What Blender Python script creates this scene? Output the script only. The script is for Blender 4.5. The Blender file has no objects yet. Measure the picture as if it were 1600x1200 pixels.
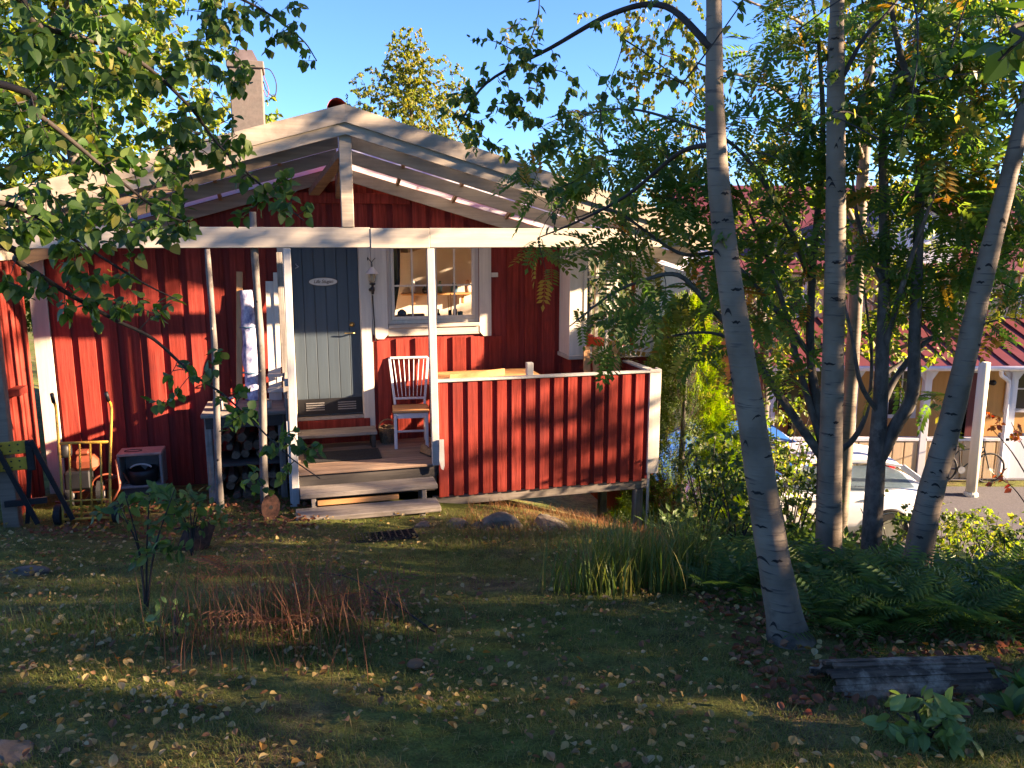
import bpy, math, random
import numpy as np
from mathutils import Matrix, Vector
R = math.radians
scene = bpy.context.scene
COL = scene.collection
rnd = random.Random(7)

# ------------------------------------------------------------------ camera, world, sun, exposure
F = 1250.0; PITCH = math.atan(228 / 1250.0); CZ = 2.9       # photo pixels (1600 x 1200)
cam_d = bpy.data.cameras.new('camera'); cam = bpy.data.objects.new('camera', cam_d); COL.objects.link(cam)
cam.location = (0, 0, CZ); cam.rotation_euler = (R(90) - PITCH, 0, 0)
cam_d.sensor_width = 36; cam_d.lens = 36 * F / 1600; cam_d.clip_start = 0.05; cam_d.clip_end = 2000
scene.camera = cam
TH = R(15)                                                   # the cottage front turns away by 15 degrees
SUN_EL = R(16.0); SUN_A = R(84)                              # sun from +X, azimuth from -Y towards +X
sdir = Vector((math.sin(SUN_A) * math.cos(SUN_EL), -math.cos(SUN_A) * math.cos(SUN_EL), math.sin(SUN_EL)))
w = bpy.data.worlds.new('World'); scene.world = w; w.use_nodes = True
nt = w.node_tree; bg = nt.nodes['Background']
sky = nt.nodes.new('ShaderNodeTexSky'); sky.sky_type = 'NISHITA'; sky.sun_disc = False
sky.sun_elevation = SUN_EL; sky.sun_rotation = math.atan2(sdir.x, sdir.y)
sky.air_density = 0.75; sky.dust_density = 0.0; sky.ozone_density = 7.5
nt.links.new(sky.outputs[0], bg.inputs[0]); bg.inputs[1].default_value = 0.055
sl = bpy.data.lights.new('sun', 'SUN'); sun = bpy.data.objects.new('sun', sl); COL.objects.link(sun)
sl.energy = 4.4; sl.angle = R(0.9); sl.color = (1.0, 0.82, 0.58)
sun.location = sdir * 40; sun.rotation_euler = sdir.to_track_quat('Z', 'Y').to_euler()
scene.view_settings.view_transform = 'Standard'; scene.view_settings.look = 'None'
scene.view_settings.exposure = 3.1
scene.view_settings.use_white_balance = True; scene.view_settings.white_balance_temperature = 7300; scene.view_settings.white_balance_tint = 22; scene.view_settings.gamma = 1.0
scene.view_settings.use_curve_mapping = False
scene.render.engine = 'CYCLES'
cy = scene.cycles
cy.use_denoising = True; cy.max_bounces = 7; cy.diffuse_bounces = 4; cy.glossy_bounces = 3
cy.transmission_bounces = 6; cy.transparent_max_bounces = 12; cy.sample_clamp_indirect = 6.0
cy.caustics_reflective = False; cy.caustics_refractive = False

# ------------------------------------------------------------------ geometry of the view
def ray(px, py):
    u = (px - 800) / F; v = (600 - py) / F; c, s = math.cos(PITCH), math.sin(PITCH)
    return np.array([u, c + v * s, -s + v * c])
def dp(px, py, Y):                                           # point on the pixel's ray at distance Y
    r = ray(px, py); return np.array([0, 0, CZ]) + r * (Y / r[1])
_e = np.array([math.cos(TH), math.sin(TH), 0]); _n = np.array([math.sin(TH), -math.cos(TH), 0])
_r0 = ray(515, 372); HO = np.array([_r0[0] / _r0[1] * 9.6, 9.6, 0.0])
def H(s, n, z): return HO + _e * s + _n * n + np.array([0, 0, z])
def hp(px, py, n=0.0):                                       # pixel on a plane parallel to the front -> (s, z)
    r = ray(px, py); C = np.array([0, 0, CZ]); t = np.dot(HO + _n * n - C, _n) / np.dot(r, _n)
    p = C + r * t; return float(np.dot(p - HO, _e)), float(p[2])
def sst(a, b, x):
    t = np.clip((x - a) / (b - a), 0, 1); return t * t * (3 - 2 * t)
def ground(x, y):
    x = np.asarray(x, float); y = np.asarray(y, float)
    a = 1.3 - .165 * np.maximum(y, -4); base = .5 * (a + np.sqrt(a * a + .02))
    q = (x - .6) * .6 + (y - 8) * .8
    bump = .022 * np.sin(x * 2.1 + 1.3 * np.sin(y * 1.7)) + .018 * np.sin(y * 2.9 + x * 1.1) + .010 * np.sin(x * 6.3 + y * 5.1) * np.sin(y * 7.7 - x * 3)
    fade = np.clip((30 - np.hypot(x, y)) / 20, 0, 1)
    mound = .16 * np.exp(-(((x + 1.5) / .75) ** 2 + ((y - 4.7) / .45) ** 2)) + .10 * np.exp(-(((x - 2.3) / 1.6) ** 2 + ((y - 5.0) / .6) ** 2))
    under = sst(7.2, 8.2, y) * sst(-6.5, -5.5, x)            # level by the cottage
    return base - 2.4 * sst(-1.2, 7.0, q) + bump * fade * (1 - .7 * under) + mound
def gz(x, y): return float(ground(x, y))
def gp(px, py):
    r = ray(px, py); t = 1.0
    while t < 60:
        p = np.array([0, 0, CZ]) + r * t
        if p[2] < gz(p[0], p[1]): return p
        t += .01
    return p

# ------------------------------------------------------------------ materials
MATS = {}
def nodes_of(name):
    m = bpy.data.materials.new(name); m.use_nodes = True; t = m.node_tree
    return m, t, t.nodes['Principled BSDF'], t.nodes, t.links
def mat(name, col, rough=.7, var=.25, scale=6.0, stretch=(1, 1, 1), col2=None, bump=.15, metal=0.0, spec=.4, dirt=None, dscale=1.5, dlo=.5, dhi=.72, objvar=.12):
    """painted / wooden / metal surface: stretched grain, blotches of a second colour, per-object variation"""
    m, t, b, N, L = nodes_of(name); MATS[name] = m
    tc = N.new('ShaderNodeTexCoord'); mp = N.new('ShaderNodeMapping'); mp.inputs['Scale'].default_value = stretch
    L.new(tc.outputs['Object'], mp.inputs[0])
    oi = N.new('ShaderNodeObjectInfo')
    off = N.new('ShaderNodeVectorMath'); off.operation = 'SCALE'; off.inputs[0].default_value = (13, 7, 5); L.new(oi.outputs['Random'], off.inputs['Scale'])
    L.new(off.outputs[0], mp.inputs['Location'])
    n1 = N.new('ShaderNodeTexNoise'); n1.inputs['Scale'].default_value = scale; n1.inputs['Detail'].default_value = 6; n1.inputs['Roughness'].default_value = .65
    L.new(mp.outputs[0], n1.inputs['Vector'])
    rp = N.new('ShaderNodeValToRGB'); c2 = col2 or tuple(c * (1 - var * 1.6) for c in col)
    rp.color_ramp.elements[0].position = .32; rp.color_ramp.elements[1].position = .68
    rp.color_ramp.elements[0].color = (*c2, 1); rp.color_ramp.elements[1].color = (*[min(1, c * (1 + var * .5)) for c in col], 1)
    L.new(n1.outputs['Fac'], rp.inputs[0]); out = rp.outputs[0]
    if dirt:
        n2 = N.new('ShaderNodeTexNoise'); n2.inputs['Scale'].default_value = dscale; n2.inputs['Detail'].default_value = 8; n2.inputs['Roughness'].default_value = .7
        L.new(tc.outputs['Object'], n2.inputs['Vector'])
        r2 = N.new('ShaderNodeValToRGB'); r2.color_ramp.elements[0].position = dlo; r2.color_ramp.elements[1].position = dhi
        L.new(n2.outputs['Fac'], r2.inputs[0])
        mx = N.new('ShaderNodeMixRGB'); mx.inputs[2].default_value = (*dirt, 1); L.new(r2.outputs[0], mx.inputs[0]); L.new(out, mx.inputs[1]); out = mx.outputs[0]
    hs = N.new('ShaderNodeHueSaturation'); mr = N.new('ShaderNodeMapRange'); mr.inputs[3].default_value = 1 - objvar; mr.inputs[4].default_value = 1 + objvar
    L.new(oi.outputs['Random'], mr.inputs[0]); L.new(mr.outputs[0], hs.inputs['Value']); L.new(out, hs.inputs['Color'])
    L.new(hs.outputs[0], b.inputs['Base Color'])
    b.inputs['Roughness'].default_value = rough; b.inputs['Metallic'].default_value = metal; b.inputs['Specular IOR Level'].default_value = spec
    if bump:
        bp = N.new('ShaderNodeBump'); bp.inputs['Strength'].default_value = bump; bp.inputs['Distance'].default_value = .01
        L.new(n1.outputs['Fac'], bp.inputs['Height']); L.new(bp.outputs[0], b.inputs['Normal'])
    return m
def leafmat(name, cols, trans=.45, rough=.5, tcol=None):
    """leaf: colour picked per leaf by the 'tint' attribute, reflecting and letting light through"""
    m, t, b, N, L = nodes_of(name); MATS[name] = m
    at = N.new('ShaderNodeAttribute'); at.attribute_name = 'tint'
    rp = N.new('ShaderNodeValToRGB'); e = rp.color_ramp.elements
    e[0].position = 0; e[0].color = (*cols[0], 1); e[1].position = 1; e[1].color = (*cols[-1], 1)
    for i, c in enumerate(cols[1:-1]):
        k = e.new((i + 1) / (len(cols) - 1)); k.color = (*c, 1)
    L.new(at.outputs['Fac'], rp.inputs[0]); L.new(rp.outputs[0], b.inputs['Base Color'])
    b.inputs['Roughness'].default_value = rough; b.inputs['Specular IOR Level'].default_value = .35
    tr = N.new('ShaderNodeBsdfTranslucent')
    hs = N.new('ShaderNodeHueSaturation'); hs.inputs['Hue'].default_value = .485; hs.inputs['Saturation'].default_value = 1.15; hs.inputs['Value'].default_value = 2.1
    L.new(rp.outputs[0], hs.inputs['Color']); L.new(hs.outputs[0], tr.inputs[0])
    mx = N.new('ShaderNodeMixShader'); mx.inputs[0].default_value = trans
    L.new(b.outputs[0], mx.inputs[1]); L.new(tr.outputs[0], mx.inputs[2]); L.new(mx.outputs[0], N['Material Output'].inputs[0])
    return m
def glassmat(name, tint=(.93, .96, .95), refl=1.0):
    m = bpy.data.materials.new(name); m.use_nodes = True; t = m.node_tree; N = t.nodes; L = t.links; N.remove(N['Principled BSDF']); MATS[name] = m
    tr = N.new('ShaderNodeBsdfTransparent'); tr.inputs[0].default_value = (*tint, 1)
    gl = N.new('ShaderNodeBsdfGlossy'); gl.inputs['Roughness'].default_value = .015
    fr = N.new('ShaderNodeFresnel'); fr.inputs[0].default_value = 1.5
    mm = N.new('ShaderNodeMath'); mm.operation = 'MULTIPLY'; mm.inputs[1].default_value = refl; L.new(fr.outputs[0], mm.inputs[0])
    mx = N.new('ShaderNodeMixShader'); L.new(mm.outputs[0], mx.inputs[0]); L.new(tr.outputs[0], mx.inputs[1]); L.new(gl.outputs[0], mx.inputs[2])
    L.new(mx.outputs[0], N['Material Output'].inputs[0]); return m

V = (1, 1, .06); HZ = (.06, 1, 1); DY = (1, .06, 1)
mat('red', (.31, .046, .031), .95, .34, 30, V, bump=.4, spec=.08, dirt=(.15, .03, .026), dscale=1.3, dlo=.44, dhi=.75, objvar=.22)
mat('redback', (.24, .034, .026), .85, .22, 30, V, bump=.25, spec=.2)
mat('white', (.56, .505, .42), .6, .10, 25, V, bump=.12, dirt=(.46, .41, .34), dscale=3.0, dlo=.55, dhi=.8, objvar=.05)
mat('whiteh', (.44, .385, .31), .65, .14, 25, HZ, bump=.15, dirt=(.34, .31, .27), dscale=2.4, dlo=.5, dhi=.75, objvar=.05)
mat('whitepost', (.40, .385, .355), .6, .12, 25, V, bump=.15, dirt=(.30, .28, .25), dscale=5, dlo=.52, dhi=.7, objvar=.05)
mat('bargewood', (.36, .30, .23), .75, .2, 22, HZ, bump=.2, dirt=(.22, .175, .13), dscale=2.5, objvar=.05)
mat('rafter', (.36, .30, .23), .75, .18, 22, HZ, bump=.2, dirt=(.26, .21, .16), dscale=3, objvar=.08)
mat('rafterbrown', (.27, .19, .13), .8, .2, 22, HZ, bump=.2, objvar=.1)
mat('greywood', (.27, .23, .19), .85, .35, 18, HZ, bump=.5, dirt=(.13, .11, .085), dscale=4, objvar=.12)
mat('greywoodv', (.25, .22, .19), .85, .35, 18, V, bump=.5, dirt=(.10, .085, .07), dscale=4, objvar=.15)
mat('deckwood', (.26, .17, .115), .75, .3, 20, HZ, bump=.35, dirt=(.16, .12, .09), dscale=3, objvar=.15)
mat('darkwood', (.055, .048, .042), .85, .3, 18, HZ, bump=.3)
mat('barkpole', (.17, .15, .13), .85, .4, 9, (1, 1, .25), bump=.6, dirt=(.09, .075, .06), dscale=7, dlo=.5, dhi=.62)
mat('orangewood', (.52, .26, .10), .5, .2, 22, HZ, bump=.1, objvar=.15)
mat('orangewoodv', (.46, .23, .09), .5, .2, 22, V, bump=.1, objvar=.15)
mat('doorblue', (.046, .066, .082), .5, .12, 20, V, bump=.12, objvar=.05, spec=.4)
mat('black', (.012, .012, .013), .5, .2, 20, bump=.05)
mat('blackrubber', (.018, .018, .018), .8, .3, 60, bump=.3)
mat('brass', (.60, .42, .16), .3, .1, 10, metal=1.0, bump=0)
mat('steel', (.45, .46, .47), .4, .15, 10, metal=1.0, bump=0)
mat('tile', (.36, .085, .05), .8, .3, 8, bump=.3, dirt=(.13, .06, .05), dscale=5)
mat('redmetal', (.13, .032, .035), .45, .12, 3, bump=.03, objvar=.06)
mat('chimney', (.115, .098, .085), .9, .14, 14, bump=.3, dirt=(.14, .11, .095), dscale=3)
mat('chimneycap', (.16, .125, .12), .6, .2, 6, metal=.3)
mat('yellowpaint', (.60, .33, .04), .55, .2, 14, bump=.1, dirt=(.22, .09, .03), dscale=16, dlo=.52, dhi=.66)
mat('yellowplastic', (.60, .34, .03), .45, .12, 14, bump=.05)
mat('orangeplastic', (.19, .048, .022), .45, .12, 14, bump=.05)
mat('redplastic', (.42, .04, .03), .45, .12, 14, bump=.05)
mat('pinkbox', (.50, .30, .23), .7, .15, 14, bump=.1, dirt=(.30, .20, .16), dscale=6)
mat('greyplastic', (.22, .21, .20), .6, .15, 14, bump=.1)
mat('rust', (.085, .036, .022), .9, .4, 26, bump=.5, dirt=(.05, .026, .02), dscale=9)
mat('wicker', (.24, .14, .07), .8, .35, 60, bump=.6)
mat('chairwhite', (.60, .58, .58), .5, .06, 14, V, bump=.05, objvar=.02)
mat('rock', (.15, .115, .082), .95, .4, 7, bump=.9, dirt=(.09, .085, .05), dscale=5, objvar=.1)
mat('logbark', (.11, .072, .045), .95, .5, 20, (.2, 1, 1), bump=1.0, dirt=(.30, .225, .155), dscale=6, dlo=.5, dhi=.66)
mat('firewood', (.13, .09, .06), .9, .4, 25, bump=.6, objvar=.35)
mat('rowanbark', (.105, .088, .070), .8, .4, 14, (1, 1, .4), bump=.5, dirt=(.17, .155, .12), dscale=6)
mat('twig', (.035, .026, .020), .8, .3, 14, bump=.2)
mat('plasterwarm', (.62, .53, .43), .9, .06, 4, bump=.03)
mat('ceiling', (.66, .58, .49), .9, .05, 4, bump=0)
mat('floorwood', (.35, .2, .1), .5, .2, 8, (1, .1, 1))
mat('curtain', (.06, .045, .05), .9, .3, 30, V)
mat('yellowwall', (.66, .36, .12), .8, .08, 10, V, bump=.1, objvar=.04)
mat('creamwall', (.60, .44, .27), .8, .08, 10, V, bump=.1, objvar=.04)
mat('coolwhite', (.66, .66, .68), .55, .06, 10, V, bump=.03, objvar=.03)
mat('palepost', (.60, .58, .46), .6, .1, 10, V, bump=.05)
mat('darkred', (.12, .018, .02), .5, .2, 10, V)
mat('darkwindow', (.02, .022, .026), .12, .1, 5, bump=0, spec=.6)
mat('asphalt', (.085, .08, .085), .9, .25, 30, bump=.3)
mat('mushroom', (.17, .085, .035), .6, .3, 8, bump=.1)
mat('ceramicblue', (.05, .12, .18), .3, .1, 8, bump=0)
mat('ceramic', (.55, .5, .45), .4, .1, 8, bump=0)
mat('darkglass', (.025, .03, .035), .15, .1, 8, bump=0)
mat('bluegreen', (.12, .22, .20), .2, .1, 8, bump=0)
mat('stripe', (.5, .5, .56), .8, .3, 16, (1, 1, .6), col2=(.02, .035, .16), bump=.1)
mat('signwhite', (.58, .53, .45), .6, .1, 30, bump=.05)
mat('ink', (.09, .055, .035), .7, .1, 8, bump=0)
mat('carwhite', (.80, .80, .83), .22, .02, 3, bump=0, spec=.6, objvar=0)
mat('carblue', (.03, .14, .42), .3, .05, 3, bump=0, spec=.6, objvar=0)
mat('taillight', (.55, .01, .012), .15, .05, 8, bump=0, spec=.6)
mat('headlight', (.7, .72, .75), .1, .05, 8, bump=0, spec=.8)
mat('stalk', (.16, .13, .05), .8, .3, 20, bump=.1)
mat('drystalk', (.17, .095, .05), .85, .35, 20, bump=.1)
glassmat('glass'); glassmat('lampglass', (.9, .88, .82), .8); glassmat('carglass', (.35, .42, .45), 1.6)

leafmat('birchleaf', [(.036, .082, .017), (.048, .102, .021), (.066, .122, .024), (.095, .145, .028), (.26, .23, .05)], .42)
leafmat('birchyellow', [(.08, .13, .02), (.10, .145, .022), (.13, .16, .026), (.17, .175, .03), (.23, .18, .035)], .5)
leafmat('rowanleaf', [(.052, .115, .026), (.064, .135, .028), (.085, .155, .032), (.11, .17, .034), (.19, .17, .036), (.30, .17, .045)], .55)
leafmat('brightleaf', [(0.072, 0.132, 0.0216), (0.102, 0.162, 0.0264), (0.144, 0.18, 0.03), (0.192, 0.192, 0.036)], .5)
leafmat('thujaleaf', [(.048, .095, .014), (.066, .125, .017), (.090, .15, .02), (.105, .16, .022), (.15, .10, .03)], .4)
leafmat('undergrowth', [(0.0442, 0.0936, 0.0234), (0.0598, 0.12, 0.0286), (0.0806, 0.146, 0.0338), (0.111, 0.169, 0.039)], .4)
leafmat('shrubleaf', [(0.036, 0.0744, 0.0168), (0.0504, 0.096, 0.0192), (0.0744, 0.122, 0.024), (0.132, 0.144, 0.0312)], .4)
leafmat('sedge', [(0.0576, 0.108, 0.024), (0.0792, 0.132, 0.0288), (0.108, 0.15, 0.0336), (0.216, 0.186, 0.06)], .35)
leafmat('grass', [(.085, .115, .024), (.110, .140, .028), (.140, .160, .036), (.20, .17, .055), (.25, .19, .08)], .3, .7)
leafmat('deadfern', [(.15, .058, .028), (.19, .080, .038), (.24, .12, .06), (.12, .05, .03)], .3, .8)
leafmat('litter', [(.34, .23, .075), (.38, .27, .10), (.40, .31, .15), (.25, .14, .06), (.15, .07, .035), (.36, .20, .03)], .25, .7)
leafmat('hosta', [(.10, .20, .03), (.16, .24, .035), (.30, .22, .03)], .45)
leafmat('maple', [(.42, .10, .05), (.40, .16, .06), (.36, .20, .05)], .45)
leafmat('palegreen', [(.10, .17, .045), (.13, .21, .055), (.16, .24, .07)], .35)
leafmat('wilt', [(.20, .10, .04), (.30, .17, .07), (.15, .07, .035)], .3, .8)

def birchbark():
    m, t, b, N, L = nodes_of('birchbark'); MATS['birchbark'] = m
    tc = N.new('ShaderNodeTexCoord')
    m1 = N.new('ShaderNodeMapping'); m1.inputs['Scale'].default_value = (5, 5, 60); L.new(tc.outputs['Object'], m1.inputs[0])
    n1 = N.new('ShaderNodeTexNoise'); n1.inputs['Scale'].default_value = 1; n1.inputs['Detail'].default_value = 5; L.new(m1.outputs[0], n1.inputs['Vector'])
    n2 = N.new('ShaderNodeTexNoise'); n2.inputs['Scale'].default_value = 3.2; n2.inputs['Detail'].default_value = 7; L.new(tc.outputs['Object'], n2.inputs['Vector'])
    r1 = N.new('ShaderNodeValToRGB'); r1.color_ramp.elements[0].position = .3; r1.color_ramp.elements[1].position = .7
    r1.color_ramp.elements[0].color = (.095, .068, .042, 1); r1.color_ramp.elements[1].color = (.215, .165, .112, 1); L.new(n2.outputs['Fac'], r1.inputs[0])
    r2 = N.new('ShaderNodeValToRGB'); r2.color_ramp.elements[0].position = .60; r2.color_ramp.elements[1].position = .70
    r2.color_ramp.elements[0].color = (0, 0, 0, 1); L.new(n1.outputs['Fac'], r2.inputs[0])
    mx = N.new('ShaderNodeMixRGB'); mx.inputs[2].default_value = (.05, .04, .032, 1); L.new(r2.outputs[0], mx.inputs[0]); L.new(r1.outputs[0], mx.inputs[1])
    sx = N.new('ShaderNodeSeparateXYZ'); L.new(tc.outputs['Object'], sx.inputs[0]); n3 = N.new('ShaderNodeTexNoise'); n3.inputs['Scale'].default_value = 9; n3.inputs['Detail'].default_value = 6; L.new(tc.outputs['Object'], n3.inputs['Vector'])
    ad = N.new('ShaderNodeMath'); ad.operation = 'MULTIPLY_ADD'; ad.inputs[1].default_value = 1.5; L.new(n3.outputs['Fac'], ad.inputs[0]); L.new(sx.outputs[2], ad.inputs[2])
    r3 = N.new('ShaderNodeValToRGB'); r3.color_ramp.elements[0].position = .62; r3.color_ramp.elements[0].color = (1, 1, 1, 1); r3.color_ramp.elements[1].position = .98; r3.color_ramp.elements[1].color = (0, 0, 0, 1); L.new(ad.outputs[0], r3.inputs[0])
    m3 = N.new('ShaderNodeMixRGB'); m3.inputs[2].default_value = (.055, .043, .03, 1); L.new(r3.outputs[0], m3.inputs[0]); L.new(mx.outputs[0], m3.inputs[1])
    L.new(m3.outputs[0], b.inputs['Base Color']); b.inputs['Roughness'].default_value = .75
    bp = N.new('ShaderNodeBump'); bp.inputs['Strength'].default_value = .5; bp.inputs['Distance'].default_value = .01; L.new(n1.outputs['Fac'], bp.inputs['Height']); L.new(bp.outputs[0], b.inputs['Normal'])
birchbark()
mat('birchscar', (.022, .018, .015), .95, .3, 30, bump=.8)
def groundmat():
    m, t, b, N, L = nodes_of('groundmat'); MATS['groundmat'] = m
    tc = N.new('ShaderNodeTexCoord')
    def noise(s, d=8, r=.65):
        n = N.new('ShaderNodeTexNoise'); n.inputs['Scale'].default_value = s; n.inputs['Detail'].default_value = d; n.inputs['Roughness'].default_value = r; L.new(tc.outputs['Object'], n.inputs['Vector']); return n
    a, c, f = noise(.9), noise(7), noise(70, 4)
    rp = N.new('ShaderNodeValToRGB'); e = rp.color_ramp.elements
    e[0].position = .38; e[0].color = (.105, .135, .030, 1); e[1].position = .66; e[1].color = (.17, .125, .072, 1)
    k = e.new(.52); k.color = (.130, .145, .044, 1)
    L.new(a.outputs['Fac'], rp.inputs[0])
    r2 = N.new('ShaderNodeValToRGB'); r2.color_ramp.elements[0].position = .35; r2.color_ramp.elements[0].color = (.45, .42, .36, 1); r2.color_ramp.elements[1].position = .7; r2.color_ramp.elements[1].color = (1.35, 1.3, 1.1, 1)
    L.new(c.outputs['Fac'], r2.inputs[0])
    mx = N.new('ShaderNodeMixRGB'); mx.blend_type = 'MULTIPLY'; mx.inputs[0].default_value = 1; L.new(rp.outputs[0], mx.inputs[1]); L.new(r2.outputs[0], mx.inputs[2])
    r3 = N.new('ShaderNodeValToRGB'); r3.color_ramp.elements[0].position = .3; r3.color_ramp.elements[0].color = (.55, .55, .55, 1); r3.color_ramp.elements[1].position = .7; r3.color_ramp.elements[1].color = (1.4, 1.4, 1.3, 1); L.new(f.outputs['Fac'], r3.inputs[0])
    m2 = N.new('ShaderNodeMixRGB'); m2.blend_type = 'MULTIPLY'; m2.inputs[0].default_value = 1; L.new(mx.outputs[0], m2.inputs[1]); L.new(r3.outputs[0], m2.inputs[2])
    L.new(m2.outputs[0], b.inputs['Base Color']); b.inputs['Roughness'].default_value = .95; b.inputs['Specular IOR Level'].default_value = .15
    bp = N.new('ShaderNodeBump'); bp.inputs['Strength'].default_value = .8; bp.inputs['Distance'].default_value = .02; L.new(f.outputs['Fac'], bp.inputs['Height']); L.new(bp.outputs[0], b.inputs['Normal'])
groundmat()
def plasticroof():
    m, t, b, N, L = nodes_of('plasticroof'); MATS['plasticroof'] = m
    b.inputs['Base Color'].default_value = (.75, .74, .70, 1); b.inputs['Roughness'].default_value = .35
    tr = N.new('ShaderNodeBsdfTranslucent'); tr.inputs[0].default_value = (.82, .82, .80, 1)
    mx = N.new('ShaderNodeMixShader'); mx.inputs[0].default_value = .75; L.new(b.outputs[0], mx.inputs[1]); L.new(tr.outputs[0], mx.inputs[2]); L.new(mx.outputs[0], N['Material Output'].inputs[0])
plasticroof()

# ------------------------------------------------------------------ builders
def tag(o, label=None, cat=None, group=None, kind=None):
    if label: o['label'] = label
    if cat: o['category'] = cat
    if group: o['group'] = group
    if kind: o['kind'] = kind
    return o
def empty(name, loc, rz=0, label=None, cat=None, group=None):
    o = bpy.data.objects.new(name, None); COL.objects.link(o); o.location = loc; o.rotation_euler = (0, 0, rz); o.empty_display_size = .1
    return tag(o, label, cat, group)
def linkmesh(name, me, parent=None):
    o = bpy.data.objects.new(name, me); COL.objects.link(o); o.parent = parent; return o
def basis(d, up=(0, 0, 1)):
    z = Vector(d).normalized(); u = Vector(up)
    if abs(z.dot(u)) > .97: u = Vector((1, 0, 0))
    x = u.cross(z).normalized(); return x, z.cross(x), z
class MB:
    def __init__(self): self.v = []; self.f = []
    def add(self, vs, fs):
        k = len(self.v); self.v += [tuple(p) for p in vs]; self.f += [tuple(i + k for i in f) for f in fs]; return self
    def box(self, c, size, rot=None, ch=.0):
        hx, hy, hz = (s / 2 for s in size); M = rot.to_3x3() if rot else None
        if ch <= 0:
            vs = [(x, y, z) for z in (-hz, hz) for y in (-hy, hy) for x in (-hx, hx)]
            fs = [(0, 2, 3, 1), (4, 5, 7, 6), (0, 1, 5, 4), (2, 6, 7, 3), (0, 4, 6, 2), (1, 3, 7, 5)]
        else:
            ch = min(ch, .45 * min(size)); vs = []; idx = {}
            for sx in (-1, 1):
                for sy in (-1, 1):
                    for sz in (-1, 1):
                        for a in range(3):
                            p = [sx * (hx - ch), sy * (hy - ch), sz * (hz - ch)]; p[a] = (sx * hx, sy * hy, sz * hz)[a]
                            idx[(sx, sy, sz, a)] = len(vs); vs.append(tuple(p))
            fs = []
            for a in range(3):
                o1, o2 = [i for i in range(3) if i != a]
                for s in (-1, 1):
                    q = []
                    for (u, w_) in ((-1, -1), (1, -1), (1, 1), (-1, 1)):
                        k = [0, 0, 0]; k[a] = s; k[o1] = u; k[o2] = w_; q.append(idx[(*k, a)])
                    flip = (s > 0) == (a == 1)
                    fs.append(tuple(q[::-1]) if flip else tuple(q))
                # edges parallel to axis a
                for u in (-1, 1):
                    for w_ in (-1, 1):
                        k0 = [0, 0, 0]; k0[o1] = u; k0[o2] = w_; k1 = list(k0); k0[a] = -1; k1[a] = 1
                        q = (idx[(*k0, o1)], idx[(*k1, o1)], idx[(*k1, o2)], idx[(*k0, o2)])
                        flip = (u * w_ > 0) == (a != 1)
                        fs.append(q[::-1] if not flip else q)
            for sx in (-1, 1):
                for sy in (-1, 1):
                    for sz in (-1, 1):
                        q = tuple(idx[(sx, sy, sz, a)] for a in range(3)); fs.append(q if sx * sy * sz > 0 else q[::-1])
        c = Vector(c)
        self.add([(M @ Vector(p) + c) if M else (Vector(p) + c) for p in vs], fs); return self
    def bar(self, a, b, wd, th, up=(0, 0, 1), ch=.002):              # a beam from a to b
        a, b = Vector(a), Vector(b); x, y, z = basis(b - a, up)
        rot = Matrix((x, y, z)).transposed()
        return self.box((a + b) / 2, (wd, th, (b - a).length), rot, ch)
    def tube(self, pts, rad, n=8, cap=True):
        pts = [Vector(p) for p in pts]; m = len(pts)
        if not hasattr(rad, '__len__'): rad = [rad] * m
        k0 = len(self.v); px = None
        for i, p in enumerate(pts):
            d = (pts[min(i + 1, m - 1)] - pts[max(i - 1, 0)])
            if d.length < 1e-7: d = Vector((0, 0, 1))
            z = d.normalized()
            if px is None: px, _, _ = basis(z)
            x = (px - z * px.dot(z)); x = x.normalized() if x.length > 1e-5 else basis(z)[0]; y = z.cross(x); px = x
            for j in range(n):
                a = 2 * math.pi * j / n; self.v.append(tuple(p + (x * math.cos(a) + y * math.sin(a)) * rad[i]))
        for i in range(m - 1):
            for j in range(n):
                a = k0 + i * n + j; b = k0 + i * n + (j + 1) % n; self.f.append((a, b, b + n, a + n))
        if cap:
            self.f.append(tuple(k0 + j for j in range(n))[::-1]); self.f.append(tuple(k0 + (m - 1) * n + j for j in range(n)))
        return self
    def lathe(self, prof, c=(0, 0, 0), n=16):                        # prof: [(r, z)]
        k0 = len(self.v); c = Vector(c)
        for r, z in prof:
            for j in range(n):
                a = 2 * math.pi * j / n; self.v.append((c.x + r * math.cos(a), c.y + r * math.sin(a), c.z + z))
        for i in range(len(prof) - 1):
            for j in range(n):
                a = k0 + i * n + j; b = k0 + i * n + (j + 1) % n; self.f.append((a, b, b + n, a + n))
        self.f.append(tuple(k0 + j for j in range(n))[::-1]); self.f.append(tuple(k0 + (len(prof) - 1) * n + j for j in range(n))); return self
    def prism(self, poly, axis, lo, hi):                             # 2-D polygon pushed along an axis (0 x, 1 y, 2 z)
        n = len(poly)
        def P(p, t): return {0: (t, p[0], p[1]), 1: (p[0], t, p[1]), 2: (p[0], p[1], t)}[axis]
        self.add([P(p, lo) for p in poly] + [P(p, hi) for p in poly], [tuple(range(n))[::-1], tuple(range(n, 2 * n))] + [(i, (i + 1) % n, n + (i + 1) % n, n + i) for i in range(n)]); return self
    def build(self, name, m, parent=None, smooth=False, label=None, cat=None, group=None, kind=None, recalc=True):
        me = bpy.data.meshes.new(name); me.from_pydata(self.v, [], self.f)
        if recalc:
            import bmesh
            bm = bmesh.new(); bm.from_mesh(me); bmesh.ops.recalc_face_normals(bm, faces=bm.faces); bm.to_mesh(me); bm.free()
        me.materials.append(MATS[m])
        if smooth: me.polygons.foreach_set('use_smooth', [True] * len(me.polygons))
        return tag(linkmesh(name, me, parent), label, cat, group, kind)
def B(name, c, size, m, parent=None, ch=.003, rot=None, **k): return MB().box(c, size, rot, ch).build(name, m, parent, recalc=True, **k)
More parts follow.
